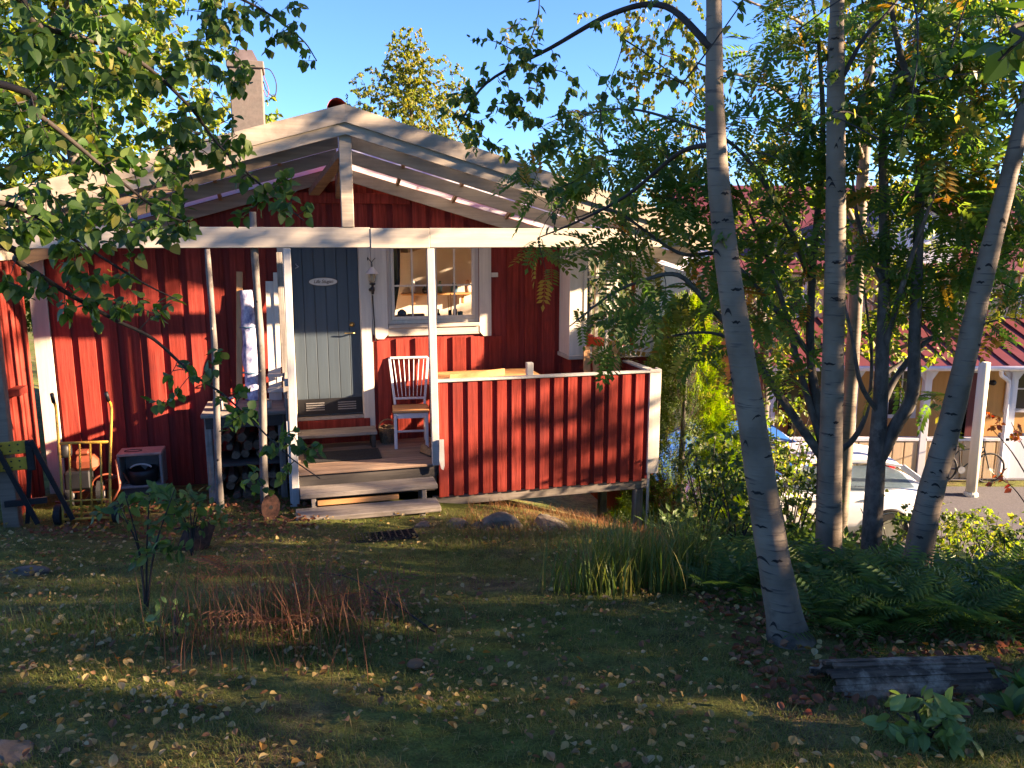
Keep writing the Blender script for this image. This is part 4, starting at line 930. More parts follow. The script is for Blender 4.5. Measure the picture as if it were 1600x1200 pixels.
# ================================================================== BEYOND THE GARDEN: yellow house, car
yh = empty('yellow_house', (10.5, 19.0, -2.55), 0, 'yellow two storey house with red metal roof and white porch columns', 'house')
def yb(name, x0, x1, y0, y1, z0, z1, m, par=None, ch=.004, **k): return B(name, ((x0 + x1) / 2 - 10.5, (y0 + y1) / 2 - 19.0, (z0 + z1) / 2 + 2.55), (x1 - x0, y1 - y0, z1 - z0), m, par or yh, ch, **k)
yw = yb('wall', 4.6, 19, 19.4, 25, -2.6, .45, 'yellowwall'); yu = yb('upper_wall', 4.6, 19, 19.4, 25, .45, 2.3, 'creamwall')
for i in range(50): yb('batten', 4.7 + i * .285, 4.745 + i * .285, 19.37, 19.402, .62, 2.28, 'creamwall', yu, .002)
yb('floor', 5.4, 19, 17.1, 19.38, -2.56, -2.38, 'asphalt'); 
# porch parapet, columns, roof
pp = yb('parapet', 9.2, 10.95, 17.22, 17.30, -2.40, -1.52, 'creamwall'); yb('rail', 9.15, 11.0, 17.18, 17.34, -1.518, -1.45, 'coolwhite', pp)
for i in range(7): yb('board', 9.25 + i * .25, 9.46 + i * .25, 17.195, 17.218, -2.38, -1.53, 'creamwall', pp)
p2 = yb('parapet', 5.6, 9.0, 17.22, 17.30, -2.40, -1.52, 'creamwall'); yb('rail', 5.6, 9.0, 17.18, 17.34, -1.518, -1.45, 'coolwhite', p2)
for i in range(13): yb('board', 5.65 + i * .255, 5.87 + i * .255, 17.195, 17.218, -2.38, -1.53, 'creamwall', p2)
for x in (5.7, 7.5, 9.1, 10.98):
    c = yb('column', x - .075, x + .075, 17.18, 17.33, -2.38, .02, 'coolwhite')
    yb('capital', x - .14, x + .14, 17.17, 17.34, .022, .10, 'coolwhite', c); MB().prism([(x - 10.5 - .24, 2.62), (x - 10.5 - .08, 2.62), (x - 10.5 - .08, 2.38)], 1, -1.78, -1.72).build('bracket', 'coolwhite', c); MB().prism([(x - 10.5 + .24, 2.62), (x - 10.5 + .08, 2.62), (x - 10.5 + .08, 2.38)], 1, -1.78, -1.72).build('bracket', 'coolwhite', c)
yb('plinth_box', 11.06, 11.6, 17.2, 17.7, -2.38, -1.45, 'coolwhite')
rp2 = MB(); rp2.add([(x - 10.5, y - 19, z + 2.55) for x, y, z in ((5.2, 16.85, .22), (19.5, 16.85, .22), (19.5, 19.4, 1.0), (5.2, 19.4, 1.0), (5.2, 16.85, .17), (19.5, 16.85, .17), (19.5, 19.4, .9), (5.2, 19.4, .9))], [(0, 1, 2, 3), (7, 6, 5, 4), (0, 4, 5, 1), (1, 5, 6, 2), (3, 7, 4, 0)])
pr_ = rp2.build('porch_roof', 'redmetal', yh)
for i in range(36):
    x = 5.4 + i * .4; MB().bar((x - 10.5, 16.86 - 19, .235 + 2.55), (x - 10.5, 19.38 - 19, 1.015 + 2.55), .03, .035).build('seam', 'redmetal', pr_)
MB().tube([(5.2 - 10.5, 16.80 - 19, .17 + 2.55), (19.5 - 10.5, 16.80 - 19, .17 + 2.55)], .055, 10).build('gutter', 'coolwhite', yh, True)
MB().tube([tuple(np.array(p) - [10.5, 19, -2.55]) for p in smoothpath([(10.45, 16.85, .13), (10.5, 16.9, .0), (10.72, 17.05, -.12), (10.80, 17.1, -.3), (10.80, 17.1, -1.5), (10.80, 17.1, -2.4)], 5)], .045, 10).build('downspout', 'coolwhite', yh, True)
dr = yb('door', 10.95, 11.55, 19.34, 19.398, -2.36, -.35, 'darkred'); yb('door_casing', 10.87, 10.948, 19.35, 19.399, -2.36, -.27, 'coolwhite', dr); yb('door_casing', 10.95, 11.55, 19.35, 19.399, -.348, -.27, 'coolwhite', dr); yb('handle', 11.02, 11.10, 19.30, 19.338, -1.38, -1.34, 'steel', dr)
def ywin(x0, x1, z0, z1, y=19.39, cas='coolwhite', n=2):
    w_ = yb('window', x0, x1, y - .02, y - .005, z0, z1, 'darkwindow')
    for (a, b, c, d) in ((x0 - .09, x0, z0 - .09, z1 + .09), (x1, x1 + .09, z0 - .09, z1 + .09), (x0, x1, z1, z1 + .09), (x0, x1, z0 - .09, z0)): yb('casing', a, b, y - .045, y - .001, c, d, cas, w_)
    for i in range(1, n): x = x0 + (x1 - x0) * i / n; yb('muntin', x - .02, x + .02, y - .035, y - .021, z0, z1, cas, w_)
    yb('muntin', x0, x1, y - .034, y - .021, (z0 + z1) / 2 - .018, (z0 + z1) / 2 + .018, cas, w_)
ywin(12.25, 13.1, -1.25, -.25, n=1); ywin(6.4, 7.1, -1.2, -.2, cas='darkred'); ywin(7.4, 8.1, -1.2, -.2, cas='darkred'); ywin(9.3, 9.9, -1.4, -.3)
ywin(9.0, 9.9, 1.1, 1.95); ywin(6.2, 7.0, 1.1, 1.95); ywin(12.3, 13.1, 1.1, 1.95)
for (x0, x1) in ((8.2, 8.5), (11.0, 11.25)): yb('pilaster', x0, x1, 19.34, 19.385, -2.38, .2, 'coolwhite')
MB().prism([(19.0 - 19, 2.25 + 2.55), (22.2 - 19, 4.3 + 2.55), (25.5 - 19, 2.25 + 2.55), (25.5 - 19, 2.15 + 2.55), (22.2 - 19, 4.2 + 2.55), (18.9 - 19, 2.12 + 2.55)], 0, 4.3 - 10.5, 19.4 - 10.5).build('roof', 'redmetal', yh)
# front dormer
MB().prism([(8.4 - 10.5, 4.6), (10.5 - 10.5, 4.6), (10.5 - 10.5, 5.7), (9.45 - 10.5, 6.25), (8.4 - 10.5, 5.7)], 1, .1, 2.4).build('dormer', 'coolwhite', yh)
MB().add([(x - 10.5, y - 19, z + 2.55) for x, y, z in ((8.2, 18.9, 3.08), (9.45, 18.9, 3.78), (9.45, 21.6, 3.78), (8.2, 21.6, 3.08), (10.7, 18.9, 3.08), (10.7, 21.6, 3.08))], [(0, 1, 2, 3), (1, 4, 5, 2)]).build('dormer_roof', 'redmetal', yh)
MB().tube([(6.9 - 10.5, 17.3 - 19 + 2.05, .4)] * 1 + [(6.9 - 10.5, 19.33 - 19, 1.4), (6.9 - 10.5, 19.2 - 19, 1.4)], .06, 8).build('wall_light', 'black', yh)
MB().tube([(11.75 - 10.5, 19.39 - 19, 1.95), (11.75 - 10.5, 19.2 - 19, 1.98)], [.05, .07], 8).build('wall_light', 'black', yh, True)
# free-standing pale post
pc = dp(1517, 770, 16.0); ps = empty('porch_post', (pc[0], 16.0, gz(pc[0], 16.0)), 0, 'tall pale round post standing before the yellow house', 'post')
MB().tube([(0, 0, -.05), (0, 0, 2.82)], .105, 20).build('shaft', 'palepost', ps, True); MB().lathe([(.14, 0), (.14, .06), (.11, .1)], (0, 0, 0), 20).build('foot', 'palepost', ps)
# bicycle leaning on the parapet
by = empty('bicycle', (9.95, 16.95, -2.40), 0, 'black bicycle leaning on the yellow house porch', 'bicycle')
for x in (-.52, .52):
    MB().tube([(x + .33 * math.cos(a), 0, .33 + .33 * math.sin(a)) for a in np.linspace(0, 2 * math.pi, 25)], .022, 6, False).build('tyre', 'blackrubber', by, True)
    for k in range(8): a = k * math.pi / 8; MB().tube([(x + .31 * math.cos(a), 0, .33 + .31 * math.sin(a)), (x - .31 * math.cos(a), 0, .33 - .31 * math.sin(a))], .0025, 4).build('spoke', 'steel', by)
for a, b in (((-.52, 0, .33), (-.1, 0, .30)), ((-.1, 0, .30), (-.18, 0, .82)), ((-.52, 0, .33), (-.16, 0, .74)), ((-.16, 0, .74), (.36, 0, .80)), ((-.1, 0, .30), (.38, 0, .72)), ((.34, 0, .90), (.52, 0, .33))): MB().tube([a, b], .016, 8).build('frame_tube', 'black', by)
MB().tube([(.30, -.28, 1.0), (.33, -.1, .96), (.34, 0, .92), (.33, .1, .96), (.30, .2, 1.0)], .012, 8).build('handlebar', 'black', by, True); B('saddle', (-.19, 0, .85), (.25, .14, .05), 'black', by, .02); MB().tube([(-.1, -.05, .30), (-.1, .05, .30)], .08, 14).build('chain_ring', 'steel', by)

# parked car: stations along its length (x from nose to tail), half sections
def car(name, loc, rz, paint, label, L=4.2):
    c = empty(name, loc, rz, label, 'car')
    st = [(-2.10, .60, .42, .56), (-2.02, .72, .36, .70), (-1.7, .82, .26, .80), (-1.2, .86, .22, .90), (-.75, .87, .20, .97), (0, .87, .20, .98), (.8, .87, .20, .99), (1.5, .86, .22, 1.0), (1.9, .82, .28, 1.0), (2.05, .74, .36, .96), (2.10, .60, .45, .80)]
    m = MB(); k = 10
    for x, wd, lo, hi in st:
        sec = [(0, lo), (wd * .8, lo), (wd * .97, lo + .08), (wd, lo + .25), (wd, (lo + hi) / 2 + .05), (wd * .985, hi - .10), (wd * .95, hi - .03), (wd * .85, hi + .005), (wd * .5, hi + .03), (0, hi + .04)]
        m.v += [(x, -y, z) for y, z in sec] + [(x, y, z) for y, z in sec[::-1][1:-1]]
    n = 18
    for i in range(len(st) - 1):
        for j in range(n): a = i * n + j; b = i * n + (j + 1) % n; m.f.append((a, b, b + n, a + n))
    m.f += [tuple(range(n)), tuple((len(st) - 1) * n + j for j in range(n))]; m.build('body', paint, c, True)
    # greenhouse: pillars and roof, with panes set in
    prof = [(-.95, .99), (-.18, 1.42), (.35, 1.49), (1.0, 1.48), (1.55, 1.38), (2.02, 1.02)]
    def gw(z): return .80 - (z - .98) * .42
    m = MB()
    for x, z in prof: m.v += [(x, -gw(z), z), (x, -gw(z) * .6, z + .03), (x, 0, z + .04), (x, gw(z) * .6, z + .03), (x, gw(z), z)]
    for i in range(1, 4):
        for j in range(4): a = i * 5 + j; m.f.append((a, a + 1, a + 6, a + 5))
    m.build('roof', paint, c, True)
    for (i, nm) in ((0, 'windscreen'), (4, 'rear_window')):
        q = MB(); a, b = prof[i], prof[i + 1]; q.add([(a[0], -gw(a[1]), a[1]), (a[0], gw(a[1]), a[1]), (b[0], gw(b[1]), b[1] + .01), (b[0], -gw(b[1]), b[1] + .01)], [(0, 1, 2, 3)]); q.build(nm, 'carglass', c, recalc=False)
    for sy in (-1, 1):
        def P(x, z): return (x, sy * (gw(z) + .004), z)
        for poly in ([(-.80, 1.0), (-.12, 1.39), (.33, 1.44), (.33, 1.0)], [(.42, 1.0), (.42, 1.44), (.98, 1.43), (1.10, 1.0)], [(1.20, 1.02), (1.10, 1.41), (1.45, 1.36), (1.72, 1.05)]): MB().add([P(*p) for p in poly], [tuple(range(4))]).build('side_window', 'carglass', c, recalc=False)
        for a, b, wd in (((-.95, .99), (-.18, 1.42), .05), ((.375, .98), (.375, 1.47), .08), ((1.15, .99), (1.04, 1.46), .09), ((2.02, 1.02), (1.55, 1.38), .10), ((-.18, 1.43), (.35, 1.485), .05), ((.35, 1.485), (1.0, 1.475), .05), ((1.0, 1.475), (1.55, 1.385), .05)): MB().bar((a[0], sy * gw(a[1]), a[1]), (b[0], sy * gw(b[1]), b[1]), wd, .04, (0, 1, 0), .006).build('pillar', paint, c)
        MB().box((1.98, sy * .70, .90), (.16, .16, .26), None, .03).build('tail_light', 'taillight', c); MB().box((-1.95, sy * .62, .66), (.2, .24, .12), None, .03).build('headlight', 'headlight', c)
        MB().box((-.62, sy * .93, 1.02), (.12, .16, .11), None, .03).build('mirror', paint, c); MB().box((.20, sy * .88, .88), (.16, .02, .025), None, .006).build('door_handle', paint, c); MB().box((1.02, sy * .88, .89), (.16, .02, .025), None, .006).build('door_handle', paint, c)
        for wx in (-1.28, 1.32):
            w_ = MB().tube([(wx, sy * .70, .31), (wx, sy * .885, .31)], .31, 24).build('wheel', 'blackrubber', c); MB().tube([(wx, sy * .80, .31), (wx, sy * .892, .31)], .20, 20).build('rim', 'steel', w_)
            MB().tube([(wx + .36 * math.cos(a), sy * .868, .31 + .36 * math.sin(a)) for a in np.linspace(-.2, math.pi + .2, 17)], .03, 6).build('wheel_arch', 'black', w_, True)
    for z in (.40, .62): MB().box((2.10, 0, z), (.05, 1.3, .05), None, .01).build('bumper_trim', 'black', c)
    return c
e = dp(1425, 780, 14.0); car('parked_car', (e[0] - 2.1, 14.0, gz(e[0] - 2.1, 14.0) + .02), 0, 'carwhite', 'white hatchback parked on the drive below the birches')
e = dp(1245, 780, 15.6); car('parked_car', (e[0] - 1.9, 15.8, gz(e[0] - 1.9, 15.8) + .02), 0, 'carblue', 'blue hatchback parked behind the white car')

# ================================================================== TREES
def birch(px_list, r, label, seed, crown, bcl, extra=()):
    """trunk by pixel track (px, py, Y); crown clusters in world space high above"""
    P = [dp(*q) for q in px_list]; base = P[0].copy(); base[2] = gz(base[0], base[1]) - .06; P[0] = base
    d = P[-1] - P[-2]; d /= np.linalg.norm(d); top = P[-1] + d * 6.5; P += [P[-1] + d * 3, top]
    t = empty('birch_tree', base, 0, label, 'tree'); q = smoothpath(P, 14); n = len(q); hh = np.linspace(0, 1, n); rs = np.random.RandomState(seed)
    rad = r * (1.18 * (1 - hh) ** .75 * (1 + .30 * np.exp(-hh * 24) + .5 * np.exp(-hh * 90)) + .03) * (1 + .015 * np.sin(hh * 90))
    tr = MB().tube([tuple(a - base) for a in q], list(rad), 18).build('trunk', 'birchbark', t, True, recalc=False)
    # dark scars and eyes on the bark, raised a little
    for i in range(30):
        k = rs.randint(2, int(n * .55)); kf = k + rs.rand(); a = rs.uniform(-.2, math.pi + .2) + math.pi; c = q[k] + (q[min(k + 1, n - 1)] - q[k]) * (kf - k); rr = rad[k]
        ht_ = rs.uniform(.006, .012); span = rs.uniform(.2, .6); eye = rs.rand() < .3; m = MB(); nn = 7
        for j in range(nn):
            u = j / (nn - 1) * 2 - 1; aa = a + u * span; hgt = ht_ * (1 - u * u) * (.9 if eye else .8) + .0012; zc = (-.032 * u * u if eye else .004 * math.sin(7 * u + i))
            o_ = np.array([math.cos(aa), math.sin(aa), 0]); z0 = np.array([0, 0, zc])
            for zz in (-hgt, hgt): m.v.append(tuple(c - base + o_ * (rr * 1.004 + .0015) + z0 + np.array([0, 0, zz])))
        for j in range(nn - 1): m.f.append((2 * j, 2 * j + 2, 2 * j + 3, 2 * j + 1))
        m.build('bark_scar', 'birchscar', tr, recalc=False)
    # limbs
    sk = [(q[::10], [.02, .01])]; big = []
    for (path, rd) in extra:
        pp = [dp(*x) for x in path]; limb = (pp, rd); big.append(limb); sk.append(limb)
    for i in range(7):
        k = int(n * (.70 + .04 * i)); a = rs.rand() * 6.28; s0 = q[min(k, n - 1)]; ln = 1.9 - .18 * i; e_ = s0 + np.array([math.cos(a) * ln, math.sin(a) * ln, ln * .6]); big.append(([s0, (s0 + e_) / 2 + [0, 0, .15], e_], [.03, .02, .008])); sk.append(big[-1])
    for path, rd in big:
        qq = smoothpath(path, 6); MB().tube([tuple(a - base) for a in qq], list(np.interp(np.linspace(0, 1, len(qq)), np.linspace(0, 1, len(rd)), rd)), 7).build('branch', 'twig', t, True, recalc=False)
    cl = []
    for k in (.62, .74, .86, .97):
        c = q[int((n - 1) * k)]; cl.append((c, (crown, crown, .9), bcl))
    return t, base, sk, cl
b1x = [([(1112, 75, 4.62), (1040, 10, 4.9), (960, 20, 5.0), (860, 75, 5.1), (760, 130, 5.1), (715, 200, 5.1)], [.022, .018, .014, .009, .005]), ([(1110, 225, 4.6), (1060, 240, 4.9), (980, 305, 5.2), (905, 345, 5.4), (840, 372, 5.5)], [.017, .013, .009, .004])]
t, base, sk, cl = birch([(1236, 1006, 4.27), (1205, 850, 4.35), (1172, 640, 4.45), (1135, 400, 4.55), (1118, 200, 4.6), (1115, -60, 4.7)], .083, 'leaning white birch with the thickest trunk beside the hollow log', 31, 1.5, 36, b1x)
def pxc(px, py, Y, rx, ry, rd, n): return (dp(px, py, Y), (rx * Y / F, rd, ry * Y / F), n)
cl1 = cl + [pxc(800, 120, 5.1, 70, 80, .3, 26), pxc(760, 190, 5.1, 60, 60, .3, 16), pxc(860, 180, 5.2, 60, 80, .3, 18), pxc(720, 170, 5.1, 35, 40, .2, 6)]
grow(41, base, sk, cl1, T_BIRCH, 'birch', 'birchleaf', .052, 11, t, droop=.8, tpow=1.6, twr=.003, nsingle=250)
t2_ = t
t, base, sk, cl = birch([(1292, 930, 5.75), (1298, 700, 5.75), (1305, 400, 5.75), (1306, 100, 5.75), (1309, -60, 5.75)], .078, 'straight slender birch rising between the leaning birches', 32, 1.6, 36, [([(1318, 118, 5.72), (1350, 60, 5.8), (1395, 10, 5.9), (1430, -40, 6)], [.018, .014, .01, .006])])
grow(42, base, sk, cl, T_BIRCH, 'birch', 'birchleaf', .055, 11, t, droop=.8, tpow=1.6, twr=.003)
t, base, sk, cl = birch([(1424, 935, 5.35), (1452, 780, 5.35), (1490, 640, 5.4), (1540, 420, 5.45), (1590, 220, 5.5), (1640, 0, 5.6)], .078, 'birch leaning outward over the ferns at the garden edge', 33, 1.6, 36)
grow(43, base, sk, cl, T_BIRCH, 'birch', 'birchleaf', .055, 11, t, droop=.8, tpow=1.6, twr=.003)
# the tall yellowing birch further back whose sunlit twigs hang into the picture
p = (4.3, 10.0); bz = gz(*p); base = np.array([p[0], p[1], bz - .05]); t = empty('birch_tree', base, 0, 'yellowing birch behind the rowans with sunlit hanging twigs', 'tree')
sk = [([base, base + [0, 0, 3], base + [-.1, -.1, 6], base + [0, .1, 10]], [.11, .09, .07, .02]), ([base + [-.06, -.05, 4.6], base + [-1.2, -.7, 6.0], base + [-2.4, -1.3, 6.3]], [.035, .025, .01]), ([base + [-.08, -.1, 5.4], base + [-1.0, -.9, 6.6], base + [-2.0, -1.4, 6.9]], [.03, .02, .01])]
limbs(sk, base, 'birchbark', t)
cl = [pxc(1040, 60, 8.6, 70, 70, .5, 60), pxc(1000, 130, 8.6, 50, 70, .5, 26), pxc(1075, 150, 8.7, 40, 70, .5, 26), pxc(960, 10, 8.6, 60, 30, .5, 18), (base + [-.2, 0, 8], (1.5, 1.5, 1.8), 90), (np.array([4.2, 7.8, 5.2]), (1.3, 1.3, .75), 620), (np.array([4.3, 10.0, 3.5]), (.8, .5, .6), 70), (np.array([4.2, 9.3, 4.4]), (1.0, .6, .5), 130)]  # last three clusters are added to block sun on wall, beam and window
grow(44, base, sk, cl, T_BIRCH, 'birch', 'birchyellow', .055, 12, t, droop=1.2, twr=.003, tpow=1.2)

# rowans
def rowan(label, base_px, stems, clusters, seed, nsingle, size=.25, per=4.6):
    P0 = dp(*base_px); P0[2] = gz(P0[0], P0[1]) - .05; t = empty('rowan_tree', P0, 0, label, 'tree'); sk = []
    for path, rd in stems: sk.append(([P0 if q is None else dp(*q) for q in path], rd))
    limbs(sk, P0, 'rowanbark', t)
    n = grow(seed, P0, sk, [pxc(*c[:6], int(c[6] * (.52 if c[0] < 1120 else .78))) for c in clusters], T_ROWAN, 'rowan', 'rowanleaf', size, per, t, droop=.12, spread=.62, tpow=2.6, twr=.0042, nsingle=nsingle)
    return t
rowan('dark forked rowan with two main stems between the birches', (1360, 880, 6.2),
      [([None, (1368, 740, 6.2), (1375, 633, 6.2), (1379, 540, 6.2), (1382, 430, 6.25), (1381, 300, 6.3), (1380, 206, 6.3), (1394, 148, 6.3), (1415, 80, 6.4)], [.088, .075, .06, .052, .045, .038, .03, .024, .015]),
       ([(1372, 720, 6.2), (1400, 665, 6.15), (1425, 617, 6.1), (1429, 525, 6.1), (1434, 400, 6.1), (1437, 275, 6.15), (1435, 165, 6.2), (1407, 86, 6.2), (1387, -20, 6.2)], [.055, .052, .05, .044, .038, .032, .028, .022, .015]),
       ([(1376, 640, 6.2), (1400, 590, 6.3), (1440, 540, 6.4), (1480, 520, 6.5), (1560, 500, 6.6)], [.03, .026, .02, .014, .007]),
       ([(1378, 560, 6.2), (1400, 480, 6.1), (1425, 400, 6), (1450, 330, 5.9), (1480, 250, 5.9)], [.026, .022, .018, .012, .007]),
       ([(1380, 440, 6.2), (1360, 400, 6.3), (1340, 340, 6.4), (1330, 260, 6.4)], [.024, .02, .014, .008]),
       ([(1376, 650, 6.2), (1345, 600, 6.1), (1330, 520, 6.0), (1310, 440, 6.0)], [.022, .018, .012, .007])],
      [(1430, 60, 6.2, 130, 80, .6, 44), (1380, 200, 6.2, 120, 90, .6, 46), (1500, 180, 6.3, 110, 110, .6, 60), (1560, 320, 6.4, 90, 100, .6, 44), (1460, 330, 6.2, 110, 90, .6, 46), (1350, 340, 6.3, 90, 90, .5, 30), (1500, 430, 6.4, 110, 60, .5, 24), (1430, 480, 6.3, 100, 50, .5, 16), (1560, 60, 6.2, 70, 80, .5, 30), (1400, 620, 6.4, 60, 40, .4, 6), (1570, 480, 6.5, 60, 50, .5, 10)], 51, 280)
rowan('many-stemmed rowan spreading branches towards the porch', (1287, 880, 6.7),
      [([None, (1287, 717, 6.7), (1283, 658, 6.7), (1267, 567, 6.7), (1269, 433, 6.7), (1285, 240, 6.7), (1282, 103, 6.7), (1270, 0, 6.8)], [.075, .06, .045, .038, .032, .025, .018, .01]),
       ([(1285, 715, 6.7), (1217, 617, 6.6), (1167, 542, 6.5), (1110, 480, 6.4), (1060, 430, 6.3), (1000, 440, 6.3), (950, 463, 6.3), (890, 510, 6.3)], [.042, .036, .03, .022, .018, .014, .010, .005]),
       ([(1283, 690, 6.7), (1250, 580, 6.7), (1225, 480, 6.7), (1190, 380, 6.7), (1150, 280, 6.6)], [.035, .028, .022, .015, .008]),
       ([(1290, 715, 6.7), (1330, 690, 6.7), (1355, 640, 6.75), (1362, 560, 6.8), (1350, 450, 6.8)], [.03, .026, .02, .015, .008]),
       ([(1270, 560, 6.7), (1200, 470, 6.6), (1130, 400, 6.5), (1060, 395, 6.4), (960, 330, 6.4), (900, 340, 6.4)], [.028, .022, .018, .014, .010, .005]),
       ([(1268, 440, 6.7), (1220, 330, 6.6), (1150, 230, 6.5), (1060, 190, 6.4), (980, 170, 6.4), (900, 180, 6.4)], [.026, .022, .016, .012, .009, .004]),
       ([(1170, 545, 6.5), (1110, 520, 6.4), (1030, 530, 6.3), (960, 560, 6.3)], [.016, .012, .009, .005])],
      [(940, 230, 6.4, 110, 80, .5, 40), (860, 280, 6.4, 90, 45, .4, 22), (1020, 300, 6.4, 110, 110, .6, 56), (960, 400, 6.35, 110, 60, .5, 34), (1050, 450, 6.4, 110, 80, .6, 40), (930, 500, 6.3, 60, 50, .4, 14), (1160, 330, 6.6, 110, 120, .6, 46), (1220, 180, 6.6, 90, 110, .6, 44), (1230, 50, 6.7, 80, 70, .6, 26), (1200, 450, 6.6, 90, 80, .5, 24), (1090, 230, 6.5, 70, 100, .5, 30), (1000, 510, 6.35, 70, 50, .4, 14), (840, 410, 6.35, 40, 40, .3, 6), (1240, 560, 6.7, 60, 50, .4, 6), (1120, 540, 6.5, 70, 40, .4, 8)], 52, 280)

# birch at the camera's side whose branches hang over the view
tb_ = np.array([-2.9, 1.7, 0.0]); tb_[2] = gz(tb_[0], tb_[1]) - .05
t = empty('birch_tree', tb_, 0, 'birch with large green leaves hanging low before the cottage', 'tree')
def ov(*p): return [tb_ + [.15, .05, 2.2 + .3 * rnd.random()] if q is None else dp(*q) for q in p]
sk = [([tb_, tb_ + [.05, 0, 2.2], tb_ + [.2, .1, 5], tb_ + [.2, .2, 9]], [.13, .11, .08, .02]),
      (ov(None, (-80, -20, 2.3), (60, 40, 2.6), (200, 85, 2.9), (290, 160, 3.1), (345, 230, 3.2), (420, 300, 3.3), (475, 345, 3.35)), [.02, .013, .010, .008, .006, .005, .004, .0025]),
      (ov(None, (-60, 120, 2.2), (60, 180, 2.4), (160, 260, 2.6), (250, 330, 2.8), (300, 350, 2.9)), [.018, .011, .008, .006, .004, .0025]),
      (ov(None, (-60, 360, 2.5), (30, 410, 2.7), (100, 455, 2.9), (180, 500, 3.1), (240, 530, 3.2), (300, 584, 3.3), (348, 616, 3.35), (400, 664, 3.4), (450, 712, 3.4), (500, 748, 3.4)), [.018, .012, .010, .008, .007, .006, .005, .004, .003, .0025]),
      (ov(None, (-80, 300, 2.4), (40, 330, 2.6), (140, 390, 2.8), (220, 440, 2.9), (280, 470, 3.0)), [.016, .010, .007, .005, .004, .0025]),
      (ov(None, (-40, -140, 2.8), (150, -80, 3.4), (300, -30, 3.9), (400, 10, 4.3), (470, 60, 4.6), (495, 95, 4.6)), [.022, .016, .011, .008, .006, .004, .003])]
limbs(sk, tb_, 'twig', t)
cl = [pxc(60, 70, 2.6, 120, 110, .4, 34), pxc(180, 90, 2.9, 110, 90, .4, 30), pxc(290, 120, 3.1, 80, 80, .35, 22), pxc(70, 220, 2.5, 110, 90, .4, 22), pxc(190, 230, 2.8, 90, 70, .35, 16), pxc(330, 230, 3.2, 60, 60, .3, 14), pxc(420, 310, 3.3, 70, 40, .25, 12), pxc(90, 350, 2.6, 110, 60, .35, 26), pxc(220, 350, 2.9, 90, 50, .3, 18), pxc(100, 440, 2.8, 100, 40, .3, 14), pxc(200, 480, 3.1, 90, 35, .3, 11),
      pxc(60, 120, 3.6, 110, 120, .5, 34), pxc(200, 160, 3.8, 110, 110, .5, 34), pxc(60, 300, 3.6, 100, 80, .4, 24), pxc(190, 330, 3.6, 100, 60, .4, 20), pxc(300, 250, 3.6, 60, 60, .3, 12),
      pxc(300, 570, 3.3, 45, 30, .2, 5), pxc(380, 640, 3.35, 60, 45, .2, 8), pxc(450, 700, 3.4, 60, 40, .2, 9), pxc(420, 745, 3.4, 40, 25, .2, 4), pxc(240, 630, 3.2, 30, 20, .15, 2)]
grow(61, tb_, sk, cl, T_BIRCHF, 'birchf', 'birchleaf', .046, 9, t, droop=.55, tpow=2.4, twr=.0026, nsingle=300)
# the finer leaves further along its top branch and its crown above
cl = [pxc(390, 20, 4.3, 80, 40, .3, 18), pxc(455, 70, 4.6, 40, 50, .25, 10), pxc(350, 80, 4.2, 50, 50, .3, 14), pxc(300, 20, 3.9, 80, 50, .3, 20), (tb_ + [.3, .3, 6], (1.6, 1.8, 1.6), 60)]
grow(62, tb_, sk[:1] + sk[-1:], cl, T_BIRCH, 'birch', 'birchleaf', .050, 9, t, droop=.9, tpow=1.9, twr=.0026)

# trees behind and around
def bgtree(name, x, y, h, rx, label, m, seed, leaf=.09, ntw=420, per=10, lowest=.25, T=T_BIRCH, key='birch', bark='rowanbark', droop=.5, dens=None):
    base = np.array([x, y, gz(x, y) - .1]); t = empty(name, base, 0, label, 'tree'); rs = np.random.RandomState(seed)
    sk = [([base, base + [.1, 0, h * .4], base + [-.1, .1, h * .75], base + [0, 0, h * .97]], [h * .018, h * .014, h * .009, h * .003])]
    for i in range(12):
        f = lowest + (.92 - lowest) * i / 12; a = i * 2.4 + rs.rand(); rr = rx * math.sin(math.pi * min(.97, .18 + f * .8)) * .75; s0 = base + [0, 0, h * f]; sk.append(([s0, s0 + [math.cos(a) * rr * .5, math.sin(a) * rr * .5, rr * .3], s0 + [math.cos(a) * rr, math.sin(a) * rr, rr * .55]], [h * .008, h * .005, h * .002]))
    limbs(sk, base, bark, t)
    cl = []; nc = 16
    for i in range(nc):
        f = lowest + .05 + (1.0 - lowest) * (i + .5) / nc; a = i * 2.4; rr = rx * math.sqrt(max(.12, 1 - abs(2 * (f - lowest) / (1.05 - lowest) - .95) ** 2.2)); cl.append((base + [math.cos(a) * rr * .5, math.sin(a) * rr * .5, h * f], (rr * .62 + .2, rr * .62 + .2, h * .10), ntw // nc))
    grow(seed, base, sk, cl, T, key, m, leaf, per, t, droop=droop, twr=.005)
bgtree('leafy_tree', -8.0, 15.0, 8.6, 3.6, 'sunlit yellow-green tree behind the cottage beside the chimney', 'brightleaf', 71, .13, 2400, 16, .12)
bgtree('leafy_tree', -12.5, 13.0, 8.0, 3.4, 'bushy green tree beyond the cottage corner', 'brightleaf', 72, .13, 1300, 14, .12)
bgtree('birch_tree', -2.5, 21.0, 9.3, 1.9, 'distant feathery birch showing over the cottage roof', 'birchyellow', 73, .065, 3600, 15, .42, droop=1.0, bark='birchbark')
bgtree('birch_tree', -4.0, 22.0, 8.2, 1.1, 'small hazy birch at the foot of the roof slope', 'birchyellow', 74, .065, 1000, 13, .42, droop=1.0, bark='birchbark')
bgtree('leafy_tree', 5.2, 26.5, 8.5, 3.0, 'green tree standing behind the yellow house gable', 'rowanleaf', 75, .11, 420, 12, .2)
bgtree('leafy_tree', 20.0, 27.0, 9.0, 3.6, 'green tree rising beyond the yellow house roof', 'rowanleaf', 76, .12, 420, 12, .2)
